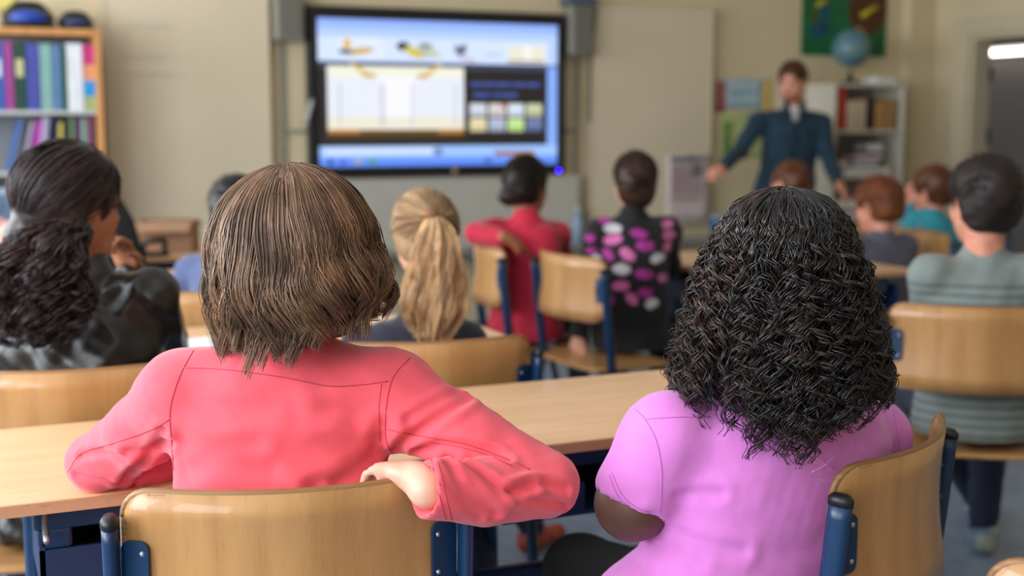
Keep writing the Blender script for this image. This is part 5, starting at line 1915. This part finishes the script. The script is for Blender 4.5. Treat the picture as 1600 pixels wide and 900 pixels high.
for px, py, c, a, w, h in ((945, 342, MG, -.2, .022, .017), (957, 357, WH, 0, .034, .018), (957, 374, PK, -.2, .034, .018), (998, 365, MG, .2, .034, .017), (1008, 384, MG, 0, .034, .018),
                           (950, 398, MG, .9, .024, .016), (981, 398, PK, .7, .032, .020), (1028, 403, WH, -.3, .030, .018), (971, 421, WH, 0, .034, .019), (1006, 429, MG, .1, .034, .018),
                           (943, 432, PK, .9, .024, .016), (970, 447, PK, -.1, .032, .019), (1008, 458, MG, .2, .030, .018), (987, 467, PK, .8, .026, .018), (1018, 474, WH, -.4, .026, .016),
                           (930, 405, WH, -.2, .022, .016), (1042, 350, PK, -.2, .022, .016), (1046, 368, PK, 0, .026, .018), (1044, 386, PK, -.2, .022, .016), (1036, 434, PK, .3, .020, .016),
                           (922, 372, MG, 0, .018, .016), (924, 392, MG, 0, .018, .014), (950, 468, MG, .2, .024, .016), (918, 499, MG, .2, .022, .016), (921, 524, PK, .1, .026, .018)):
    hit = project(bv, [(px, py)])
    if hit:
        e1, e2 = rgt(-CAM_YAW), V(0, 0, 1)
        dv = co - hit[0]
        x, y = dv @ e1, dv @ e2
        xr, yr = x * math.cos(a) - y * math.sin(a), x * math.sin(a) + y * math.cos(a)
        near = ((xr / w) ** 2 + (yr / h) ** 2 < 1) & (np.abs(dv @ fwd(-CAM_YAW)) < .06)
        cols[near] = c
paint(sh_, cols)

# short-haired boy in front of the teacher
HB2 = hairmat('auburn', (112, 64, 36), (84, 46, 26), 0.45)
C = P(1234, 290, 6.0)
ty = head_target(C)
person('boy with short brown hair just in front of the teacher', C, .92, pose(C, .92, ty), ty, (math.radians(14), 0, 0), SK_ROSY, cloth('olive', (92, 96, 84), 0.05), M_JEANS, M_SHOE, .010, short_hair(HB2, .011, 500, .014, -.05, 31, .95))

# red-haired child
HG_ = hairmat('ginger', (128, 70, 38), (96, 50, 26), 0.6)
C = P(1372, 322, 5.35)
ty = math.radians(4)
person('red-haired child in a purple-grey shirt behind the small desk', C, .95, pose(C, .92, ty, 0.0), ty, (math.radians(12), math.radians(-6), 0), SK_ROSY, cloth('purple_grey', (84, 82, 100), 0.05), M_JEANS, M_SHOE, .009, short_hair(HG_, .018, 800, .03, -.055, 41))

# teal child
C = P(1457, 297, 5.8)
ty = math.radians(-8)
j = pose(C, .88, ty, 0.0, J=dict(EL=P(1420, 360, 5.85), WL=P(1424, 325, 6.0), DL=V(0.1, .2, .95), BL=V(-.5, -.5, 0), SL=P(1436, 348, 5.82), ER=P(1500, 400, 6.0)))
person('child in a teal shirt leaning on one hand', C, .88, j, ty, (math.radians(18), 0, math.radians(-4)), SK_ROSY, cloth('teal', (40, 144, 160), 0.05), M_JEANS, M_SHOE, .009, short_hair(HB2, .016, 600, .024, -.055, 51, .9))

# striped boy
HS_ = hairmat('dark_short', (48, 36, 33), (30, 22, 20), 0.55)
C = P(1536, 316, 3.42)
ty = math.radians(-34)
M_STRIPE = cloth('grey_striped', (122, 130, 126), 0.05, 0.9, 0.15)
nt = M_STRIPE.node_tree
tc = nt.nodes.new('ShaderNodeTexCoord'); sx = nt.nodes.new('ShaderNodeSeparateXYZ'); ma = nt.nodes.new('ShaderNodeMath'); m2 = nt.nodes.new('ShaderNodeMath'); mr = nt.nodes.new('ShaderNodeMapRange'); lim = nt.nodes.new('ShaderNodeMapRange')
nt.links.new(tc.outputs['Object'], sx.inputs[0])
ma.operation = 'MULTIPLY'; ma.inputs[1].default_value = 2 * PI / 0.024
nt.links.new(sx.outputs['Z'], ma.inputs[0])
m2.operation = 'SINE'
nt.links.new(ma.outputs[0], m2.inputs[0])
mr.inputs['From Min'].default_value = -.1; mr.inputs['From Max'].default_value = .5; mr.inputs['To Max'].default_value = .55
nt.links.new(m2.outputs[0], mr.inputs['Value'])
lim.inputs['From Min'].default_value = .89; lim.inputs['From Max'].default_value = .875
nt.links.new(sx.outputs['Z'], lim.inputs['Value'])
mu = nt.nodes.new('ShaderNodeMath'); mu.operation = 'MULTIPLY'
nt.links.new(mr.outputs[0], mu.inputs[0]); nt.links.new(lim.outputs[0], mu.inputs[1])
bs = nt.nodes['Principled BSDF']
src = bs.inputs['Base Color'].links[0].from_socket
mx = nt.nodes.new('ShaderNodeMix'); mx.data_type = 'RGBA'
nt.links.new(mu.outputs[0], mx.inputs['Factor']); nt.links.new(src, mx.inputs['A'])
mx.inputs['B'].default_value = lin((62, 74, 80))
nt.links.new(mx.outputs['Result'], bs.inputs['Base Color'])
j = pose(C, .98, ty, 0.02, 0.54, dict(N=P(1536, 400, 3.42), SL=P(1456, 432, 3.42)))
j['EL'] = P(1432, 560, 3.55); j['WL'] = P(1440, 520, 3.8)
j['AL'] = V(3.02, 3.06, .085)
person('dark-haired boy in a grey striped shirt at the right edge', C, .98, j, ty, (math.radians(-14), 0, 0), SK_ROSY, M_STRIPE, M_JEANS, mat('shoe_blue', (66, 92, 130), 0.6, 0.3, 20, rgb2=(170, 176, 150)), .007, short_hair(HS_, .015, 1200, .022, -.06, 61))

# the teacher
HT_ = hairmat('teacher', (88, 52, 34), (66, 38, 24), 0.5)
C = P(1238, 127, 7.9)
ty = math.radians(152)
M_DENIM = cloth('denim_shirt', (16, 48, 66), 0.16, 0.85, 0.1, None, 0.2, 300, 22)
def teacher_hair(o, org, C, R, s):
    h = short_hair(HT_, .010, 500, .014, -.04, 71)(o, org, C, R, s)
    L = lambda x, y, z: C + R @ (V(x, y, z) * s)
    b = Body().ell(L(0, .055, -.085), V(.052, .050, .034) * s, R, .02).ell(L(0, .098, -.062), V(.026, .012, .014) * s, R, .008, 1)
    v, q = b.build(.006)
    bd = mk('beard', v - org, q, HT_, o, True)
    paint(bd, np.tile(np.array([[4.2, 4.2, 4.4]]), (len(v), 1)))
    for q_ in (-1, 1):
        tube('eyebrow', [L(q_ * .016, .092, .024) - org, L(q_ * .034, .090, .029) - org, L(q_ * .050, .080, .024) - org], .0045 * s, M_BROW, o, 6)
M_BROW = mat('eyebrow_hair', (92, 58, 38), 0.7, 0.1, 30)
Nn = P(1241, 168, 7.95)
Pt = V(4.80, 6.60, 0.93)
j = pose(C, 1.0, ty, 0, J=dict(N=Nn, P=Pt))
r_, f_ = rgt(ty), fwd(ty)
j.update(SR=P(1184, 190, 7.95), ER=P(1156, 236, 7.88), WR=P(1128, 262, 7.70), DR=unit(P(1110, 270, 7.6) - P(1128, 262, 7.70)), BR=unit(V(-.2, -.5, .8)), cR=.6,
         SL=P(1284, 192, 7.95), EL=P(1292, 240, 7.9), WL=P(1310, 285, 7.75), DL=unit(P(1328, 315, 7.65) - P(1310, 285, 7.75)), BL=unit(V(.5, -.6, .4)), cL=.25)
for q, s_ in (('L', -1), ('R', 1)):
    j['H' + q] = Pt + r_ * s_ * .09
    j['K' + q] = Pt + r_ * s_ * .11 + V(0, 0, -.43) + f_ * .02
    j['A' + q] = Pt + r_ * s_ * .12 + V(0, 0, -.845)
    j['T' + q] = unit(f_ + r_ * s_ * .2)
o_, sh_, _ = person('teacher in a dark blue shirt standing with open arms', C, 1.0, j, ty, (math.radians(128), math.radians(-12), 0), SK_ROSY, M_DENIM, M_JEANS, M_SHOE, .008, teacher_hair, 1.12)
org = np.array(o_.location)
b = Body().cone(P(1242, 172, 7.868) - org, P(1243, 188, 7.855) - org, .038, .016, .01)
v, q = b.build(.006)
mk('undershirt', v, q, cloth('undershirt', (190, 176, 170), 0.03), o_, True)
for a in (-1, 1):
    b = Body().cone(P(1242 + a * 14, 162, 7.9) - org, P(1242 + a * 11, 180, 7.835) - org, .016, .020, .01)
    v, q = b.build(.006)
    mk('collar', v, q, M_DENIM, o_, True)
tube('placket', np.array([P(1241, 188, 7.825), P(1237, 225, 7.825), P(1234, 262, 7.83)]) - org, .008, cloth('placket', (14, 34, 48), 0.1), o_, 8)
